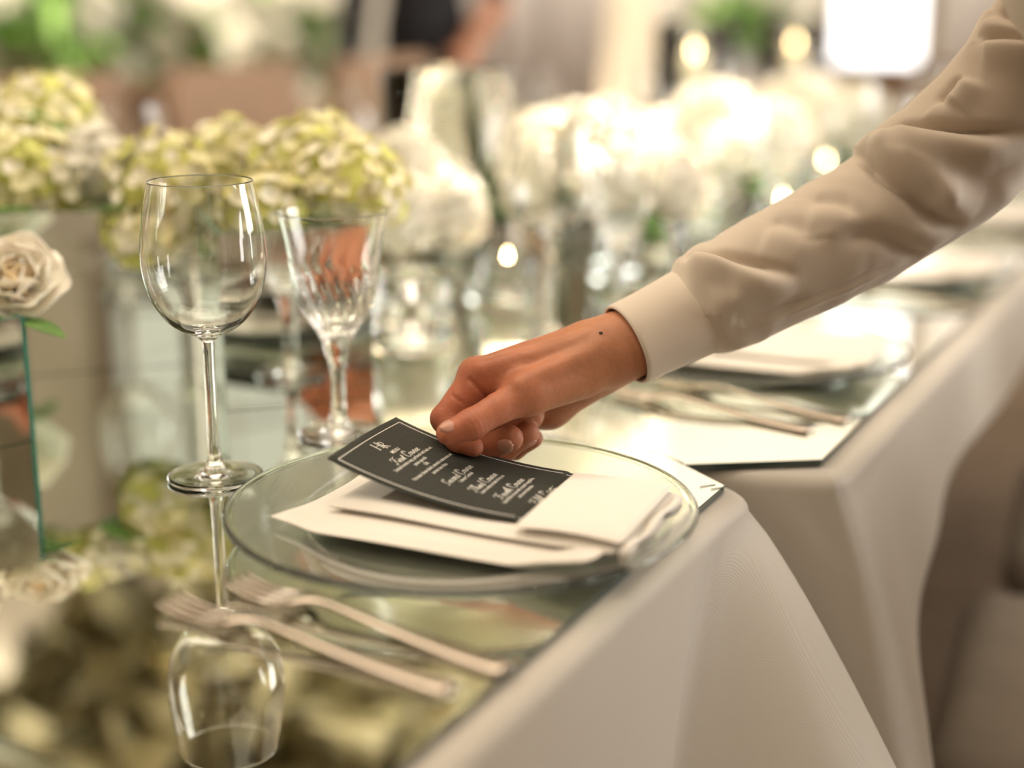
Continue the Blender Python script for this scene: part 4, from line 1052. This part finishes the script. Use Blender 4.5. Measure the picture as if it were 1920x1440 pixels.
for s in (-1, 1):
    c_ = HD + fw*.078 + lf*s*.032 + V3(0, 0, .012); MB().lathe([(.012*math.sin(a), -.012*math.cos(a)) for a in np.linspace(.01, math.pi - .01, 10)], 16, c=tuple(c_)).build('eye', mat('eye_white', (.8, .78, .75), .2), waiter)
M_hair = mat('dark_hair', (.025, .016, .012), .5)
def hair_fn(P):
    d = cone_d(P, HD + V3(0, 0, .038) - fw*.022, HD - fw*.02 - V3(0, 0, .02), .096, .086)
    cut = -((P - (HD + fw*.045)) @ (-fw + V3(0, 0, .75))); return np.maximum(d, cut)
surface('hair', hair_fn, HD - .2, HD + .2, .007, M_hair, waiter, 2)
def lhand_fn(P):
    d = cone_d(P, LH, LH + V3(0, 0, -.08) + fw*.02, .026, .032, (tuple(lf), .55))
    for i in range(4):
        b = LH + V3(0, 0, -.085) + fw*(.05 - .02*i); d = smin(d, cone_d(P, b, b + V3(0, 0, -.07 + .006*abs(i - 1)) + fw*.01, .009, .0075), .008)
    b = LH + fw*.04 + V3(0, 0, -.03); return smin(d, cone_d(P, b, b + fw*.03 + V3(0, 0, -.05), .012, .009), .01)
surface('hand', lhand_fn, LH - .2, LH + .13, .005, M_skin, waiter, 2)
KN = [HP + lf*s*.11 + fw*.03 + V3(0, 0, 0) for s in (-1, 1)]
def trous_fn(P):
    d = cone_d(P, HP + lf*.06, HP - lf*.06, .135, .135)
    for s in (-1, 1):
        h_ = HP + lf*s*.09 - V3(0, 0, .05); k_ = V3(h_[0], h_[1], .5) + fw*.03; a_ = V3(h_[0], h_[1], .09)
        d = smin(d, smin(cone_d(P, h_, k_, .10, .068), cone_d(P, k_, a_, .068, .056), .02), .02)
    return d
surface('trousers', trous_fn, (HP[0] - .32, HP[1] - .32, .0), HP + .25, .012, mat('trouser_cloth', (.05, .045, .045), .8), waiter, 3)
for s in (-1, 1):
    a_ = HP + lf*s*.09; a_ = V3(a_[0], a_[1], .05)
    surface('shoe', lambda P: np.maximum(smin(cone_d(P, a_ - fw*.03, a_ + fw*.07, .048, .042), cone_d(P, a_ + fw*.07, a_ + fw*.17 - V3(0, 0, .01), .042, .034), .02), .001 - P[..., 2]), a_ - .25, a_ + .25, .008, M_black, waiter, 1)

# person standing in black far behind, beside the guest table
p2 = empty('person'); tag(p2, 'person in black standing behind the tall glass cylinder with bare forearm', 'person')
o = V3(-.27, 4.75, 0); rt = V3(1, 0, 0); fr_ = V3(0, -1, 0)
def p2c(P):
    d = cone_d(P, o + V3(0, 0, 1.32), o + V3(0, 0, 1.0), .13, .12, ((0, 1, 0), .75)); d = smin(d, cone_d(P, o + V3(0, 0, 1.0), o + V3(0, 0, .6), .14, .17), .05); d = smin(d, cone_d(P, o + V3(0, 0, .6), o + V3(0, 0, .12), .17, .18), .05)
    for s in (-1, 1): d = smin(d, cone_d(P, o + rt*s*.17 + V3(0, 0, 1.36), o + rt*s*.22 + V3(0, 0, 1.12), .058, .046), .03)
    return smin(d, cone_d(P, o - rt*.22 + V3(0, 0, 1.12), o - rt*.25 + V3(0, 0, .88), .05, .046), .03)
surface('dress', p2c, o + V3(-.35, -.3, .02), o + V3(.35, .3, 1.55), .014, M_black, p2, 2)
def p2s(P):
    h = o + V3(0, 0, 1.62); d = cone_d(P, h + V3(0, .01, .02), h + V3(0, -.01, -.05), .09, .065); d = smin(d, cone_d(P, o + V3(0, 0, 1.38), h, .05, .05), .02)
    d = smin(d, cone_d(P, h + V3(0, -.09, -.01), h + V3(0, -.1, -.03), .008, .012), .01)
    for s, tz in ((-1, .93), (1, .95)):
        el = o + rt*s*.22 + V3(0, 0, 1.10); wr = o + (rt*.13 + fr_*.22 + V3(0, 0, tz) if s > 0 else -rt*.25 + V3(0, 0, .86)); d = smin(d, cone_d(P, el, wr, .042, .028), .01)
        for i in range(4): d = smin(d, cone_d(P, wr + fr_*.03, wr + fr_*.10 + rt*(.03 - .02*i) - V3(0, 0, .06), .022, .009), .008)
        d = smin(d, cone_d(P, wr + fr_*.02, wr + fr_*.08 - rt*s*.05, .016, .01), .008)
    d = smin(d, cone_d(P, o + V3(0, 0, 1.38), o + V3(0, 0, .9), .06, .09), .02)
    for s in (-1, 1):
        d = smin(d, cone_d(P, o + V3(0, 0, 1.33), o + rt*s*.2 + V3(0, 0, 1.3), .03, .03), .02); d = smin(d, cone_d(P, o + rt*s*.2 + V3(0, 0, 1.3), o + rt*s*.22 + V3(0, 0, 1.1), .03, .034), .02)
        a_ = o + rt*s*.08; d = smin(d, cone_d(P, o + V3(0, 0, .9), a_ + V3(0, 0, .3), .07, .05), .02); d = smin(d, cone_d(P, a_ + V3(0, 0, .3), a_ + V3(0, 0, .08), .05, .035), .01)
    return d
surface('body', p2s, o + V3(-.4, -.5, .0), o + V3(.4, .3, 1.85), .011, M_skin, p2, 1)
surface('hair', lambda P: np.maximum(cone_d(P, o + V3(0, .03, 1.66), o + V3(0, .05, 1.5), .098, .08), -(P[..., 1] - (o[1] - .03))), o + V3(-.2, -.2, 1.3), o + V3(.2, .25, 1.85), .01, M_hair, p2, 1)
for s in (-1, 1):
    a_ = o + rt*s*.08
    surface('shoe', lambda P: np.maximum(cone_d(P, a_ + V3(0, .03, .045), a_ + V3(0, -.12, .03), .042, .03), .001 - P[..., 2]), a_ + V3(-.1, -.2, -.02), a_ + V3(.1, .15, .15), .008, M_black, p2, 1)
